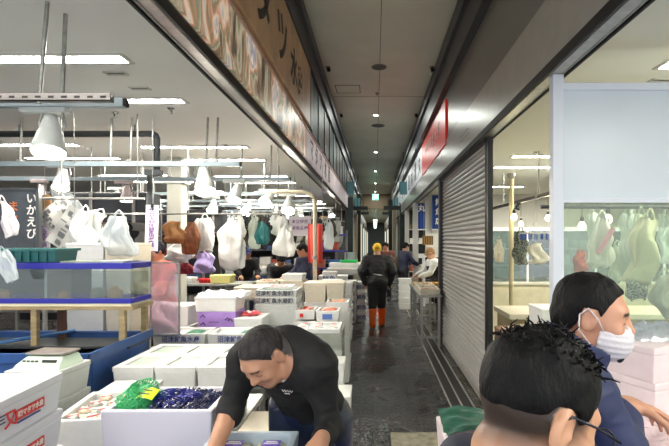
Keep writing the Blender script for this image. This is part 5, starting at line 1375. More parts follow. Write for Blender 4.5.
# white stack behind the masked man
z0 = at(0, 343, 1.95).z
for k in range(8):
    h = .145; z = z0 - (k + 1) * h
    t = foam(1.19 + [0, .01, -.02, 0][k % 4] + .05, 2.10 + k * .01, z, .46, .34, h, f'white foam box in the tall stack right of the masked man, {ordn[k]} from the top', rz=R(24), m=M_foamp, group='tall stack right of the masked man')
    MB().box((-.232, .05, h * .45), (-.229, .09, h * .55)).build('grip_slot', M_blk, t)
table(.98, 1.5, 1.84, 2.38, z0 - 8 * .145 - .001, 'low steel stand under the tall white stack')
zc = z0 + .008
crumple(1.08, 1.46, 1.98, 2.25, zc + .02, .03, clear('film_heap', (226, 236, 244), .45, .1, gloss=.6), 'crumpled clear film on top of the tall white stack', 'film', 'plastic_film', 8)
# ice and packs under the masked man's hand
foam(.86, 1.42, 1.00, .44, .36, .15, 'open foam box of ice and clear film under the masked man’s hand', lid=None, m=M_foamp)
crumple(.66, 1.06, 1.27, 1.57, 1.165, .028, mat('pinkish_ice_film', (240, 216, 224), .2, bump=.5, bscale=60, coat=.6), 'heap of ice and film in the box under the hand', 'ice', 'crushed_ice', 4)['kind'] = 'stuff'
foam(1.00, 1.78, .88, .42, .30, .14, 'white foam box between the hand box and the tall stack', m=M_foamp, lid=None)
crumple(.82, 1.18, 1.66, 1.90, 1.015, .02, MATS['pinkish_ice_film'], 'heap of ice in the box nearer the tall stack', 'ice', 'crushed_ice', 9)['kind'] = 'stuff'
table(.64, 1.22, 1.24, 1.62, .999, 'steel table under the box beneath the hand')
table(.80, 1.22, 1.64, 1.82, .879, 'narrow steel table between hand box and tall stack')

table(1.22, 1.62, 4.46, 4.96, .64, 'small steel table under the stack of reddish trays')
foam(1.55, 4.12, .92, .30, .34, .25, 'tall white foam box on a table behind the white partition post')
table(1.36, 1.80, 3.9, 4.34, .919, 'steel table under the tall white foam box behind the partition')
# ------------------------------------------------------------------ people
def frame(f, pitch=0, roll=0):
    """columns: right, forward, up; pitch > 0 looks down"""
    f = Vector((f[0], f[1], 0)).normalized(); up = Vector((0, 0, 1)); r = f.cross(up)
    f2 = f * math.cos(pitch) - up * math.sin(pitch); u2 = up * math.cos(pitch) + f * math.sin(pitch)
    r2 = r * math.cos(roll) + u2 * math.sin(roll); u3 = u2 * math.cos(roll) - r * math.sin(roll)
    return np.array([[r2[i], f2[i], u3[i]] for i in range(3)], dtype=np.float32)
def head_sd(q, det=True):
    """q in head space, metres; chin at z -.115, crown at .115, face towards +y"""
    A = np.abs(q[:, :1]); S = np.concatenate([A, q[:, 1:]], 1)      # mirrored
    d = sd_ell(q, (0, -.014, .030), (.076, .097, .086))
    d = smin(d, sd_ell(q, (0, .030, -.030), (.061, .060, .080)), .04)
    d = smin(d, sd_ell(q, (0, .058, -.092), (.030, .026, .022)), .03)
    d = smin(d, sd_ell(S, (.040, .015, -.072), (.022, .040, .026)), .03)     # jaw corner
    d = smin(d, sd_ell(S, (.040, .066, -.022), (.020, .018, .018)), .025)    # cheek
    d = smin(d, sd_ell(q, (0, .074, .030), (.046, .016, .011)), .02)         # brow
    if det:
        d = smax(d, -sd_ell(S, (.031, .096, .006), (.017, .016, .010)), .012)
        d = smin(d, sd_ell(S, (.031, .074, .005), (.0145, .013, .0115)), .004)
        d = smin(d, sd_cap(q, (0, .086, .016), (0, .106, -.020), .008, .0115), .012)
        d = smin(d, sd_ell(S, (.012, .094, -.024), (.0085, .010, .008)), .008)
        d = smin(d, sd_ell(q, (0, .085, -.050), (.022, .012, .0065)), .006)
        d = smin(d, sd_ell(q, (0, .083, -.061), (.019, .012, .0075)), .006)
        d = smax(d, -sd_ell(q, (0, .098, -.0555), (.022, .008, .0015)), .003)
    a = R(18)
    M_ = np.array([[math.cos(a), -math.sin(a), 0], [math.sin(a), math.cos(a), 0], [0, 0, 1]])
    e = sd_ell(S, (.079, -.008, -.002), (.011, .021, .034), M_)
    if det:
        e = smax(e, -sd_ell(S, (.090, -.002, .002), (.009, .012, .021), M_), .006)
        e = smin(e, sd_ell(S, (.078, .006, -.006), (.007, .006, .009)), .005)
    d = smin(d, e, .006)
    return d
def head_space(P, c, M_, s): return (P - _n(c)) @ M_ / s
FN = [(.0, -.030, .078, .0075), (0, -.010, .086, .0080), (0, .010, .080, .0078), (0, .029, .064, .0068)]
def hand_sd(P, w, d_, up, curl=.5, side=1, s=1.0):
    """w wrist, d_ along the hand, up = back of the hand"""
    d_ = Vector(d_).normalized(); up = Vector(up); up = (up - d_ * up.dot(d_)).normalized(); lat = d_.cross(up) * side; w = Vector(w)
    M_ = np.array([[d_[i], lat[i], up[i]] for i in range(3)])
    c = w + d_ * .048 * s
    r = smin(sd_ell(P, c, (.052 * s, .041 * s, .017 * s), M_), sd_cap(P, w - d_ * .02, w + d_ * .02 * s, .026 * s, .025 * s), .02)
    for (_, y, L_, rd) in FN:
        a = w + d_ * .078 * s + lat * y * s; y2 = y * 1.12
        q = []; ang = 0; p = a
        for k, fr in enumerate((.42, .32, .26)):
            ang += curl * (.7, 1.0, .8)[k]
            p2 = p + (d_ * math.cos(ang) - up * math.sin(ang) + lat * (y * .9)).normalized() * L_ * fr * s
            q.append((p, p2)); p = p2
        for k, (x1, x2) in enumerate(q):
            r = smin(r, sd_cap(P, x1, x2, rd * s * (1.08 - .1 * k), rd * s * (1 - .1 * k)), .005)
    t0 = w + d_ * .022 * s - lat * .026 * s; t1 = t0 + (d_ * .6 - lat * .75 - up * .35).normalized() * .038 * s; t2 = t1 + (d_ * .85 - lat * .25 - up * (.25 + curl * .5)).normalized() * .032 * s; t3 = t2 + (d_ * .8 + lat * .1 - up * (.3 + curl * .5)).normalized() * .024 * s
    r = smin(r, sd_cap(P, t0, t1, .014 * s, .0105 * s), .012)
    r = smin(r, sd_cap(P, t1, t2, .0105 * s, .0095 * s), .004); r = smin(r, sd_cap(P, t2, t3, .0095 * s, .008 * s), .004)
    return r
M_skin = mat('skin', (255, 255, 255), .45, var=.04, vscale=30, sss=.12, vcol='Col', bump=.06, bscale=220)
def hairmat(name, rgb, rough=.42):
    return mat(name, rgb, .62, bump=.55, bscale=110, var=.3, vscale=70, stretch=(1, 1, .35), spec=.22)
M_hairb = hairmat('black_hair', (22, 20, 21))
class Person:
    def __init__(s, label, J, sk=(206, 160, 132), h=.006, girth=1.0, heads=1.0):
        s.J = {k: Vector(v) for k, v in J.items() if not isinstance(v, (np.ndarray, tuple)) or len(v) == 3 and k != 'hf'}
        s.hf = J['hf']; s.hs = heads; s.sk = sk; s.h = h; s.g = girth
        s.root = thing('person', label, 'person', (s.J['ankr'].x / 2 + s.J['ankl'].x / 2, s.J['ankr'].y / 2 + s.J['ankl'].y / 2, 0))
        s.off = s.root.location.copy()
        pts = [v for v in s.J.values()]
        s.lo = [min(p[i] for p in pts) - .28 for i in range(3)]; s.hi = [max(p[i] for p in pts) + .28 for i in range(3)]
        s.lo[2] = -.01
    def torso(s, P, g=0.0, chest=1.0):
        J = s.J; q = s.g
        up = (J['neck'] - J['pel']).normalized(); lat = (J['shl'] - J['shr']).normalized(); lat = (lat - up * lat.dot(up)).normalized(); fw = up.cross(lat)
        M_ = np.array([[lat[i], fw[i], up[i]] for i in range(3)])
        c1 = J['pel'].lerp(J['neck'], .72); c2 = J['pel'].lerp(J['neck'], .36); c3 = J['pel']
        d = sd_ell(P, c1, (.165 * q + g, .115 * q + g, .17 + g), M_)
        d = smin(d, sd_ell(P, c2, (.14 * q + g, .105 * q + g, .17 + g), M_), .07)
        d = smin(d, sd_ell(P, c3, (.165 * q + g, .115 * q + g, .12 + g), M_), .07)
        d = smin(d, sd_cap(P, J['shl'], J['shr'], .062 + g, .062 + g), .07)
        d = smin(d, sd_cap(P, J['shl'].lerp(J['neck'], .2), J['neck'] + up * .0, .05 + g, .05 + g), .05)
        d = smin(d, sd_cap(P, J['shr'].lerp(J['neck'], .2), J['neck'] + up * .0, .05 + g, .05 + g), .05)
        return d
    def arm(s, P, k, g=0.0, t=1.0):
        J = s.J; q = s.g; a, b, c = J['sh' + k], J['el' + k], J['wr' + k]
        d = sd_cap(P, a, b, .056 * q + g, .043 * q + g)
        if t > 0:
            c2 = b.lerp(c, t); d = smin(d, sd_cap(P, b, c2, .043 * q + g, (.043 - .016 * t) * q + g), .03)
        return d
    def leg(s, P, k, g=0.0, t=1.0, t0=0.0):
        J = s.J; q = s.g; a, b, c = J['hip' + k], J['kn' + k], J['ank' + k]
        d = sd_cap(P, a, b, .09 * q + g, .06 * q + g)
        return smin(d, sd_cap(P, b, b.lerp(c, t), .058 * q + g, (.058 - .02 * t) * q + g), .03)
    def foot(s, P, k, g=0.0):
        J = s.J; return smin(sd_cap(P, J['ank' + k], J['toe' + k], .040 + g, .032 + g), sd_cap(P, J['ank' + k] + Vector((0, 0, .02)), J['ank' + k] - Vector((0, 0, .03)), .042 + g, .042 + g), .03)
    def nrm(s, P, fn): return fn
    def body(s, handsp=None, det=True, colf=None):
        J = s.J
        def f(P):
            d = s.torso(P)
            for k in 'lr':
                d = smin(d, s.arm(P, k), .05); d = smin(d, s.leg(P, k), .06); d = smin(d, s.foot(P, k), .02)
            hc = J['head']; nb_ = hc + Vector(s.hf[:, 2]) * -.075 * s.hs + Vector(s.hf[:, 1]) * -.028 * s.hs
            d = smin(d, sd_cap(P, J['neck'], nb_, .06 * s.g, .054 * s.g), .035)
            d = smin(d, head_sd(head_space(P, hc, s.hf, s.hs), det) * s.hs, .02)
            for k in 'lr':
                hp = handsp[k]; d = smin(d, hand_sd(P, J['wr' + k], hp[0], hp[1], hp[2], hp[3] if len(hp) > 3 else 1), .015)
            return d
        sk = lin(*s.sk)
        def cf(V):
            c = np.tile(sk, (len(V), 1)); q = head_space(V, J['head'], s.hf, s.hs); A = np.abs(q[:, 0])
            nz = vnoise(V, 45)[:, None]; c = c * (1 + .10 * nz)
            lips = (A < .022) & (q[:, 1] > .07) & (np.abs(q[:, 2] + .0555) < .011)
            c[lips] = c[lips] * .45 + lin(178, 96, 88) * .55
            m = (A > .012) & (A < .048) & (q[:, 1] > .055) & (np.abs(q[:, 2] - (.031 - A * .10)) < .005)
            c[m] = lin(44, 36, 32)
            m = (A > .018) & (A < .044) & (q[:, 1] > .07) & (np.abs(q[:, 2] - .001) < .0022)
            c[m] = lin(46, 34, 30)
            m = (A > .016) & (A < .04) & (q[:, 1] > .08) & (q[:, 2] < -.02) & (q[:, 2] > -.04)
            c[m] *= .97
            if colf is not None: c = colf(V, q, c)
            return c
        s.mesh('skin_body', f, M_skin, cf)
    def mesh(s, name, f, m, cf=None, lo=None, hi=None, h=None, off=True):
        me = sdf_mesh(name, f, lo or s.lo, hi or s.hi, h or s.h, m, cf)
        me.transform(Matrix.Translation(-s.off))
        return ob(name, me, s.root)
    def shirt(s, m, g=.014, sleeves=(1, 1), hem=.05, name='shirt', cut=None, wr=.012, neckball=None):
        J = s.J; up = (J['neck'] - J['pel']).normalized()
        def f(P):
            n = vnoise(P, 9) * wr + vnoise(P, 26) * wr * .4 + np.abs(vnoise(P * _n((1, 1, 2.2)), 14, 9)) * wr * .6
            base = J['pel'] + up * hem
            d = smax(s.torso(P, g), -plane(P, base, up), .012)
            for k, t in zip('lr', sleeves): d = smin(d, s.arm(P, k, g * .9, t), .05)
            d = d + n
            hc = J['neck'] + (J['head'] - J['neck']).normalized() * .045
            if neckball: d = smax(d, -sd_ell(P, J['head'] + Vector(neckball[1]), (neckball[0],) * 3), .01)
            else: d = smax(d, plane(P, hc, (J['head'] - J['neck'])), .01)
            if cut: d = cut(P, d)
            return d
        return s.mesh(name, f, m)
    def trousers(s, m, g=.016, t=.95, name='trousers', top=.16, extra=None, wr=.014):
        J = s.J; up = (J['neck'] - J['pel']).normalized()
        def f(P):
            d = np.maximum(s.torso(P, g * .6), plane(P, J['pel'] + up * top, up))
            for k in 'lr': d = smin(d, s.leg(P, k, g, t), .06)
            d = d + vnoise(P, 11) * wr + vnoise(P * _n((1, 1, 2.5)), 12, 4) * wr * .5
            if extra: d = extra(P, d)
            return smax(d, plane(P, J['pel'] + up * top, up), .01)
        return s.mesh(name, f, m)
    def boots(s, m, t0=.35, g=.022):
        J = s.J
        for k in 'lr':
            b = J['kn' + k].lerp(J['ank' + k], t0)
            def f(P):
                d = sd_cap(P, b, J['ank' + k], .056 + g, .042 + g * .6); d = smin(d, s.foot(P, k, g * .6), .03)
                d = smax(d, plane(P, b, J['kn' + k] - J['ank' + k]), .006)
                return smax(d, -P[:, 2] + .002, .004)
            a = J['ank' + k]
            s.mesh('boot', f, m, None, [a.x - .28, a.y - .28, -.01], [a.x + .28, a.y + .28, b.z + .05])
    def hair(s, m, thick=.012, line=None, amp=.006, freq=60, h=.004, top=0, back=-.06, sides=-.02, cf=None, name='hair', amp2=0, fr=0, taper=0):
        J = s.J; c = J['head']
        def f(P):
            q = head_space(P, c, s.hf, s.hs)
            d = sd_ell(q, (0, -.016, .032), (.078 + thick, .099 + thick, .088 + thick + top))
            if not taper: d = smin(d, sd_ell(q, (0, -.05, -.02), (.062 + thick * .7, .055 + thick * .7, .055)), .03)
            if taper: d = d + taper * np.clip((.075 - q[:, 2]) / .09, 0, 1.3)
            d = d + vnoise(q * _n((1, 1, .5)), freq) * amp * 2 + vnoise(q, 22) * (amp + amp2)
            # hairline: forehead, temples, round the ears, nape
            cut = q[:, 2] - .045 - 0 * q[:, 1]
            zl = np.where(q[:, 1] > .05, .055, np.where(q[:, 1] > .005, .045 - (.05 - q[:, 1]) * 1.0, np.where(q[:, 1] > -.03, .022 + 0 * q[:, 1], .0)))
            y = q[:, 1]
            zl = np.interp(y, [-.12, -.06, -.035, -.025, .012, .022, .055, .07, .11], [back, back, sides, .03, .03, -.0, .02, .058, .06])
            if fr: zl = np.interp(y, [-.12, -.06, -.035, -.025, .012, .022, .040, .055, .075, .12], [back, back, sides, .03, .03, .008, .045, .070, .084, .09])
            d = smax(d, (zl - q[:, 2]) * .7, .006)
            return d * s.hs
        r = .15 * s.hs
        return s.mesh(name, f, m, cf, [c.x - r, c.y - r, c.z - r], [c.x + r, c.y + r, c.z + r], h)
def stand(x, y, f, H=1.65, lean=0.0, leanv=None, arms='down', hd=None, pitch=.1, step=.0, spread=1.0):
    """joint set of a standing figure facing f, at any lean"""
    k = H / 1.7; f = Vector((f[0], f[1], 0)).normalized(); l = Vector((0, 0, 1)).cross(f)   # his left
    B = Vector((x, y, 0)); up = Vector((0, 0, 1))
    lv = (leanv if leanv is not None else f)
    ax = (up * math.cos(lean) + Vector(lv) * math.sin(lean))
    pel = B + up * .93 * k - Vector(lv) * math.sin(lean) * .08; neck = pel + ax * .50 * k
    J = dict(pel=pel, neck=neck)
    sh = neck - ax * .035
    J['shl'] = sh + l * .175 * k; J['shr'] = sh - l * .175 * k
    for s_, n_ in ((1, 'l'), (-1, 'r')):
        J['hip' + n_] = pel + l * s_ * .09 * k - up * .04
        st = step * s_
        J['ank' + n_] = B + l * s_ * .095 * spread + f * st + up * .075
        J['kn' + n_] = (J['hip' + n_] + J['ank' + n_]) / 2 + f * .03 + up * .02
        J['toe' + n_] = J['ank' + n_] + f * .15 - up * .04
        if arms == 'down':
            J['el' + n_] = J['sh' + n_] + l * s_ * .09 - up * .27 * k - f * .02; J['wr' + n_] = J['el' + n_] + f * .09 - up * .22 * k - l * s_ * .02
        else:
            J['el' + n_] = J['sh' + n_] + l * s_ * .05 - up * .22 * k + f * .12; J['wr' + n_] = J['el' + n_] + f * .2 - up * .08 - l * s_ * .04
    hf_ = frame(hd or f, pitch)
    J['head'] = neck + (ax * .6 + up * .4) * .165 + Vector(hf_[:, 1]) * .02
    J['hf'] = hf_
    return J
HD = lambda J, curl=.6: {k: ((J['wr' + k] - J['el' + k]), Vector((0, 0, 1)).cross(J['wr' + k] - J['el' + k]).cross(J['wr' + k] - J['el' + k]) * -1, curl, 1 if k == 'l' else -1) for k in 'lr'}

# ---- bending man in black ------------------------------------------------
M_blackc = mat('black_shirt', (15, 15, 17), .75, var=.12, vscale=14, bump=.12, bscale=60)
M_apron = mat('wet_navy_apron', (26, 35, 62), .34, var=.3, vscale=9, bump=.15, bscale=20, coat=.3)
M_bootn = mat('navy_boot', (30, 34, 48), .3)
J = dict(pel=Vector((-.275, 2.12, .96)), neck=Vector((-.355, 1.87, 1.335)), head=Vector((-.425, 1.79, 1.305)),
         shr=Vector((-.525, 1.93, 1.265)), shl=Vector((-.222, 1.82, 1.265)), elr=Vector((-.585, 1.90, 1.06)), wrr=Vector((-.60, 1.70, .95)),
         ell=Vector((-.178, 1.83, 1.02)), wrl=Vector((-.19, 1.63, 1.05)),
         hipl=Vector((-.20, 2.12, .92)), hipr=Vector((-.35, 2.15, .92)), knl=Vector((-.16, 2.08, .49)), knr=Vector((-.34, 2.13, .49)),
         ankl=Vector((-.15, 2.16, .075)), ankr=Vector((-.33, 2.19, .075)), toel=Vector((-.18, 2.02, .035)), toer=Vector((-.37, 2.05, .035)),
         hf=frame((-.45, -.9), .80, -.12))
p = Person('man with cropped hair in black shirt and navy apron, bending over the packed shellfish tray', J, sk=(196, 146, 118), h=.0055, heads=.95, girth=.95)
def crop(V, q, c):
    t = np.clip((q[:, 2] - (.010 + np.clip(q[:, 1] - .01, 0, 1) * 1.0)) / .03, 0, 1) * (q[:, 1] < .085)
    t *= 1 - np.clip((q[:, 1] - .01) / .05, 0, 1) * (q[:, 2] < .045)
    ear = (np.abs(q[:, 0]) > .079) & (np.abs(q[:, 1] + .008) < .03) & (q[:, 2] < .035); t[ear] = 0
    nap = (q[:, 1] < -.03); t = np.where(nap, np.clip((q[:, 2] + .06) / .03, 0, 1), t)
    g = (lin(66, 58, 54) * (1 + .4 * vnoise(V, 260)[:, None]))
    return c * (1 - t[:, None]) + g * t[:, None]
p.body({'r': ((J['wrr'] - J['elr']), Vector((-.3, 0, 1)), .45, -1), 'l': ((J['wrl'] - J['ell']) + Vector((-.05, 0, -.12)), Vector((.5, -.2, 1)), .95, 1)}, colf=crop)
p.hair(hairmat('cropped_hair', (46, 43, 43), .7), thick=.001, amp=.0012, freq=160, h=.004, back=-.045, sides=.0, fr=1)
p.shirt(M_blackc, .014, (.8, .12), hem=.06, wr=.016, neckball=(.125, (-.01, -.01, -.01)))
def ap(P, d):
    # apron panel hanging down the front from the waist
    c = _n(J['pel']) + _n((-.03, -.12, -.28))
    fr = frame((-.3, -.95)); e = sd_box(P, c, (.14, .016, .40), .015, fr) + vnoise(P * _n((1, 1, .3)), 12) * .07
    return smin(d, e, .04)
p.trousers(M_apron, .012, .9, name='apron_trousers', top=.15, extra=ap)
p.boots(M_bootn)
# white lettering on the chest, collar tag and hanging white mask at the jaw
fr = frame((-.3, -.95), .75)
cp = p.off
def on_shirt(pt, d_):   # slide the print to the cloth surface
    up = (J['neck'] - J['pel']).normalized(); P0 = _n(pt)[None]
    for _ in range(12):
        v = float(min(s_ for s_ in [p.torso(P0, .014)[0]])); P0 = P0 - _n(d_)[None] * v if v > 0 else P0 - _n(d_)[None] * v
    return Vector(P0[0])
a_ = at(287, 392, 1.80)
n_ = Vector((-.15, -.92, -.35)).normalized()
q_ = on_shirt(a_, Vector((0, -1, 0)) * -1 * -1)
R3 = Matrix((Vector((.95, -.3, -.08)).normalized(), Vector((0, 0, 0)), Vector((0, 0, 0))))
xx = Vector((.97, -.22, -.05)).normalized(); zz_ = (-(Vector((0, 1, .25)))).normalized(); zz_ = (zz_ - xx * zz_.dot(xx)).normalized(); yy = zz_.cross(xx)
rotm = Matrix((xx, yy, zz_)).transposed().to_euler()
b_ = MB(); b_.tube([(-.022 + .0055 * k, .004 * (-1) ** k, 0) for k in range(9)], .0017, 4); b_.box((-.012, -.012, -.001), (.010, -.0095, .001))
b_.build('chest_print', M_wt, p.root, q_ - p.off + zz_ * .006, rotm)
def mask_part(p, lo_z=-.112, hi_z=-.012, off=.006, m=None, shift=(0, 0, 0), h=.003, loops=True):
    hc = p.J['head']
    def f(P):
        q = head_space(P, hc, p.hf, p.hs) - _n(shift)
        d = np.minimum(sd_ell(q, (0, .034, -.055), (.066, .080, .068)), 9) - off
        d = d - .0009 * np.sin(q[:, 2] * 380); d = np.maximum(d, -(d + .006))
        zl = hi_z + .014 * np.clip(1 - np.abs(q[:, 0]) / .03, 0, 1)
        d = np.maximum(d, q[:, 2] - zl); d = np.maximum(d, lo_z - q[:, 2]); d = np.maximum(d, .022 + np.abs(q[:, 2] + .06) * .12 - q[:, 1])
        
        return d * p.hs
    r = .15
    o = p.mesh('face_mask', f, m, None, [hc.x - r, hc.y - r, hc.z - r], [hc.x + r, hc.y + r, hc.z + r], h)
    if loops:
        for s_ in (-1, 1):
            W = lambda x, y, z: hc + Vector(p.hf[:, 0]) * x + Vector(p.hf[:, 1]) * y + Vector(p.hf[:, 2]) * z - p.off
            MB().tube([W(s_ * .068, .032, hi_z - .012), W(s_ * .079, .016, .004), W(s_ * .084, -.012, .030), W(s_ * .086, -.030, .010)], .0022, 5).build('ear_loop', m, o, smooth=True)
            MB().tube([W(s_ * .064, .034, lo_z + .018), W(s_ * .074, .004, -.062), W(s_ * .080, -.026, -.030), W(s_ * .086, -.030, .010)], .0022, 5).build('ear_loop', m, o, smooth=True)
    return o
M_mask = mat('white_mask_cloth', (216, 212, 218), .6, bump=.15, bscale=120)
hc = J['head']
W = lambda x, y, z: hc + Vector(p.hf[:, 0]) * x + Vector(p.hf[:, 1]) * y + Vector(p.hf[:, 2]) * z - p.off
o = MB().blob(W(-.052, .02, -.105), (.022, .014, .026), 8, .3, 3).build('chin_mask', M_mask, p.root, smooth=True)

# ---- front man seen from behind ---------------------------------------------
f_ = (.97, .22)
J = stand(.22, .70, f_, 1.66, lean=.12, hd=f_, pitch=.42, arms='down')
dx = Vector((.258, .75, 1.474)) - J['head']
for k in ('pel', 'neck', 'head', 'shl', 'shr', 'ell', 'elr', 'wrl', 'wrr', 'hipl', 'hipr'): J[k] = J[k] + Vector((dx.x, dx.y, dx.z if k not in ('hipl', 'hipr') else dx.z))
for k in 'lr':
    for n_ in ('kn', 'ank', 'toe'): J[n_ + k] = J[n_ + k] + Vector((dx.x * .7, dx.y * .7, 0))
p = Person('man in glasses with short black faded hair, seen from behind, nearest the camera', J, sk=(212, 160, 128), h=.006, heads=.97)
def fade(V, q, c):
    # clipped hair shade on the back and sides below the thick top
    lineb = np.interp(q[:, 1], [-.12, -.03, .03, .06], [-.10, -.065, -.02, -.01])
    t = np.clip((q[:, 2] - lineb) / .045, 0, 1) * (q[:, 1] < .05)
    t *= np.clip((.052 - q[:, 1]) / .02, 0, 1)
    S_ = np.abs(q[:, 0]); ear = (S_ > .077) & (np.abs(q[:, 1] + .006) < .026) & (q[:, 2] < .036) & (q[:, 2] > -.05); t[ear] = 0
    g = lin(30, 28, 28) * (1 + .25 * vnoise(V, 300)[:, None])
    t = (t ** .8)[:, None] * .95
    return c * (1 - t) + g * t
p.body(HD(J), colf=fade)
p.hair(hairmat('thick_black_hair', (8, 8, 9), .5), thick=.008, amp=.004, amp2=.004, freq=48, h=.0035, back=-.01, sides=.012, top=.010, taper=.0135)
b_ = MB(); hr = random.Random(2); hc = J['head']
W = lambda x, y, z: hc + Vector(p.hf[:, 0]) * x + Vector(p.hf[:, 1]) * y + Vector(p.hf[:, 2]) * z - p.off
for k in range(300):
    th = hr.uniform(0, .95); ph = hr.uniform(0, 2 * PI)
    n = Vector((math.sin(th) * math.cos(ph), math.sin(th) * math.sin(ph), math.cos(th)))
    b0 = Vector((n.x * .088, n.y * .110 - .016, n.z * .100 + .030)); cu = Vector((hr.uniform(-1, 1), hr.uniform(-1, 1), hr.uniform(-.3, .5))).normalized()
    L_ = hr.uniform(.008, .02)
    b_.tube([W(*b0), W(*(b0 + n * L_ * .35 + cu * L_ * .4)), W(*(b0 + n * L_ * .35 + cu * L_ * 1.1))], [.0022, .0018, .0008], 4, False)
b_.build('hair_tufts', MATS['thick_black_hair'], p.root)
M_tee = mat('dark_navy_cloth', (34, 38, 58), .7, var=.1, bump=.1)
p.shirt(M_tee, .014, (.6, .6), hem=0)
p.trousers(mat('grey_work_trousers', (60, 60, 66), .7))
p.boots(M_bootn)
g = MB()
for s_ in (-1, 1):
    g.tube([W(s_ * .082, -.004, .024), W(s_ * .080, .04, .022), W(s_ * .072, .098, .014)], .0022, 6)
    g.tube([W(s_ * .034 + .024 * math.cos(a), .105 - .1 * abs(.034 * s_ + .024 * math.cos(a)) ** 1.2, .004 + .017 * math.sin(a)) for a in [2 * PI * k / 16 for k in range(17)]], .0018, 5, False)
    g.tube([W(s_ * .082, -.004, .024), W(s_ * .083, -.02, .008)], .0022, 6)
g.tube([W(-.011, .106, .008), W(.011, .106, .008)], .0018, 5)
g.build('glasses', mat('glasses_frame', (40, 44, 56), .3, metal=.4), p.root, smooth=True)

# ---- masked man in profile ---------------------------------------------------
f_ = (.90, -.43)
J = stand(.52, 1.28, f_, 1.62, lean=.16, hd=f_, pitch=.16, arms='fwd')
dx = Vector((.600, 1.30, 1.540)) - J['head']
for k in ('pel', 'neck', 'head', 'shl', 'shr', 'ell', 'elr', 'wrl', 'wrr', 'hipl', 'hipr'): J[k] = J[k] + Vector((dx.x, dx.y, dx.z))
J['shr'] = Vector((.485, 1.135, 1.385)); J['elr'] = Vector((.585, 1.13, 1.245)); J['wrr'] = Vector((.715, 1.335, 1.278))
J['shl'] = Vector((.50, 1.455, 1.385)); J['ell'] = Vector((.60, 1.60, 1.17)); J['wrl'] = Vector((.78, 1.52, 1.12))
J['neck'] = Vector((.515, 1.30, 1.415))
p = Person('man in white face mask and navy jacket, in profile, reaching right over ice', J, sk=(206, 152, 124), h=.0055, heads=.94)
p.body({'r': (Vector((.085, .02, -.02)), Vector((.0, .2, 1)), .5, -1), 'l': (Vector((.1, -.03, -.03)), Vector((0, .2, 1)), .5, 1)})
p.hair(hairmat('straight_black_hair', (11, 10, 11), .4), thick=.004, amp=.003, amp2=.003, freq=70, h=.0035, back=-.055, sides=-.02, top=.004, fr=1)
M_jack = mat('navy_jacket', (38, 46, 84), .6, var=.08, vscale=10, bump=.1)
p.shirt(M_jack, .024, (.25, .6), hem=-.02, name='jacket', wr=.02)
hc, nk = J['head'], J['neck']
def col_(P):
    ax = (hc - nk).normalized(); a0 = nk - ax * .005 + Vector((.005, 0, 0)); a1 = nk + ax * .11 + Vector((.01, 0, .0))
    d = sd_cap(P, a0, a1, .108, .088) + vnoise(P, 18) * .006
    d = np.maximum(d, -(sd_cap(P, a0, a1 + ax * .05, .098, .078)))
    d = smax(d, plane(P, nk + ax * .085, ax + Vector((.1, 0, .3))), .01); d = smax(d, -plane(P, nk - ax * .03, ax), .01)
    return d
p.mesh('collar', col_, M_jack, None, [nk.x - .16, nk.y - .16, nk.z - .1], [nk.x + .18, nk.y + .16, nk.z + .2], .0045)
MB().tube([nk + Vector((.10, -.045, .035)) - p.off, nk + Vector((.125, -.05, .03)) - p.off, nk + Vector((.14, -.05, .015)) - p.off], [.008, .012, .010], 8).build('collar_toggle', M_blk, p.root, smooth=True)
p.trousers(mat('dark_work_trousers', (44, 46, 54), .7)); p.boots(M_bootn)
mask_part(p, m=M_mask)

# ---- walker with the yellow cap ---------------------------------------------
def capped(p, m, brim=False, name='cap', down=-.02, h=.006):
    hc = p.J['head']
    def f(P):
        q = head_space(P, hc, p.hf, p.hs)
        d = sd_ell(q, (0, -.014, .032), (.090, .112, .100)); d = smax(d, down + .05 * (q[:, 1] > .04) - q[:, 2] + q[:, 1] * .25, .006)
        if brim: d = smin(d, sd_ell(q, (0, .11, .035), (.06, .07, .008)), .01)
        return d
    r = .22
    return p.mesh(name, f, m, None, [hc.x - r, hc.y - r, hc.z - r], [hc.x + r, hc.y + r, hc.z + r], h)
J = stand(.045, 9.45, (-.03, 1), 1.66, lean=.05, pitch=.15, step=-.10)
J['shl'] += Vector((-.02, 0, 0)); J['shr'] += Vector((.02, 0, 0)); J['ell'] += Vector((-.05, 0, .02)); J['elr'] += Vector((.05, 0, .02))
p = Person('person in yellow cap, black jacket and tall orange boots walking down the aisle', J, sk=(200, 150, 122), h=.010)
p.body(HD(J), det=False)
M_yel = mat('yellow_cap', (236, 190, 30), .6, var=.05)
o = capped(p, M_yel); o['label'] = 'yellow cap'
M_blj = mat('black_jacket', (20, 20, 23), .6, var=.2, vscale=8)
p.shirt(M_blj, .05, (.97, .97), hem=-.12, name='jacket', wr=.03)
p.trousers(mat('black_trousers', (18, 18, 21), .7), .03, .22)
p.boots(mat('orange_rubber', (250, 104, 30), .3), .28, .030)
hc = J['head'] - p.off
m = MB()
for k in range(3): m.box((hc.x - .035 + k * .03, hc.y - .128, hc.z + .01), (hc.x - .02 + k * .03, hc.y - .120, hc.z + .05))
m.build('cap_mark', M_blk, p.root)
MB().box((hc.x - .08, hc.y - .215, hc.z - .50), (hc.x + .10, hc.y - .205, hc.z - .485), rot=(0, .15, 0)).build('waist_cord', M_wt, p.root)

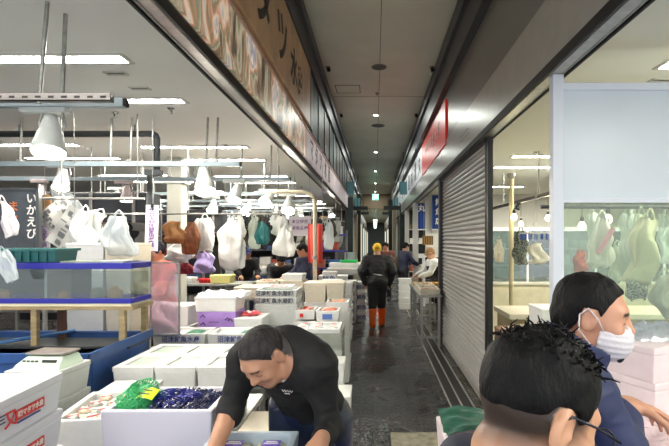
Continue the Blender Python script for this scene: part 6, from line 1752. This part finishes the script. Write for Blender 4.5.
# ---- small figures -------------------------------------------------------------
def simple(label, x, y, f, H, lean, sk, top, bot, hairm, pitch=.3, arms='fwd', apron=None, sl=(.9, .9), cap=None, vest=None, z=0):
    J = stand(x, y, f, H, lean=lean, pitch=pitch, arms=arms)
    p = Person(label, J, sk=sk, h=.011)
    p.body(HD(J), det=False)
    p.hair(hairm, thick=.012, h=.007, amp=.004)
    p.shirt(top, .025, sl, hem=-.05, wr=.02)
    p.trousers(bot, .02, .9); p.boots(M_bootn)
    if cap: capped(p, cap, True)
    if apron:
        fv = Vector((f[0], f[1], 0)).normalized(); c = J['pel'] + Vector((0, 0, -.05)) + fv * .10; fr = frame(f)
        tp = J['pel'].lerp(J['neck'], .75) + fv * .02
        def ff(P):
            return np.maximum(np.minimum(np.abs(smin(p.torso(P, .05), np.minimum(p.leg(P, 'l', .06), p.leg(P, 'r', .06)), .15)) - .006, 9), np.maximum(-plane(P, J['pel'] + fv * .02, fv), np.maximum(P[:, 2] - tp.z, .42 - P[:, 2])))
        p.mesh('apron', ff, apron)
    return p
M_wcl = mat('white_cloth', (222, 224, 220), .65, var=.04)
M_nvy = mat('navy_cloth', (38, 44, 72), .65)
M_blk2 = mat('black_apron', (26, 26, 30), .5)
M_redj = mat('red_jacket', (214, 72, 66), .55, var=.08)
M_brh = hairmat('brown_hair', (150, 118, 84), .6)
simple('person in dark jacket standing in the aisle by the far right stall, head lowered', .80, 13.2, (.8, .5), 1.66, .12, (196, 148, 120), M_nvy, M_blk2, M_hairb)
simple('person with light brown hair in white top and black apron leaning over the stall trays', 1.36, 10.0, (-.95, -.15), 1.60, .38, (206, 160, 134), M_wcl, M_nvy, M_brh, apron=M_blk2, pitch=.5)
simple('person in navy cap and red jacket behind the clear acrylic panel', -2.50, 5.55, (-.5, -.7), 1.74, .15, (196, 140, 112), M_redj, M_blk2, M_hairb, cap=M_nvy, pitch=.35)
simple('person in black top bending over white trays beyond the text-printed boxes', -1.92, 9.4, (.3, -.95), 1.62, .75, (190, 140, 112), M_blackc, M_blk2, M_hairb, pitch=.9)
simple('person in navy apron beside the red cloth, reaching left over the trays', -1.30, 8.85, (-.9, -.4), 1.66, .12, (214, 160, 130), M_nvy, M_nvy, M_hairb, pitch=.3)
simple('person in dark top and blue cap working at the back of the left shop', -2.86, 10.4, (.4, -.9), 1.6, .4, (190, 140, 112), M_blackc, M_nvy, M_hairb, cap=mat('blue_cap', (50, 70, 130), .6))
simple('person with bare head facing the camera behind the yellow-capped walker', .32, 13.6, (-.2, -1), 1.66, .1, (206, 140, 110), mat('brown_jacket', (110, 56, 44), .6), M_blk2, M_hairb)
EXPO = 1.15
WORLD = .75   # flat fill light added through the end left open behind the camera
# ------------------------------------------------------------------ light and view
w = bpy.data.worlds.new('world'); sc.world = w; w.use_nodes = True
w.node_tree.nodes['Background'].inputs[0].default_value = (.93, .965, 1, 1)
w.node_tree.nodes['Background'].inputs[1].default_value = WORLD
sc.view_settings.view_transform = 'Standard'; sc.view_settings.look = 'None'
sc.view_settings.gamma = 1; sc.view_settings.use_curve_mapping = False
sc.view_settings.exposure = EXPO
sc.cycles.use_denoising = True
sc.cycles.max_bounces = 8; sc.cycles.transparent_max_bounces = 24
sc.cycles.sample_clamp_indirect = 6
sc.cycles.caustics_reflective = False; sc.cycles.caustics_refractive = False
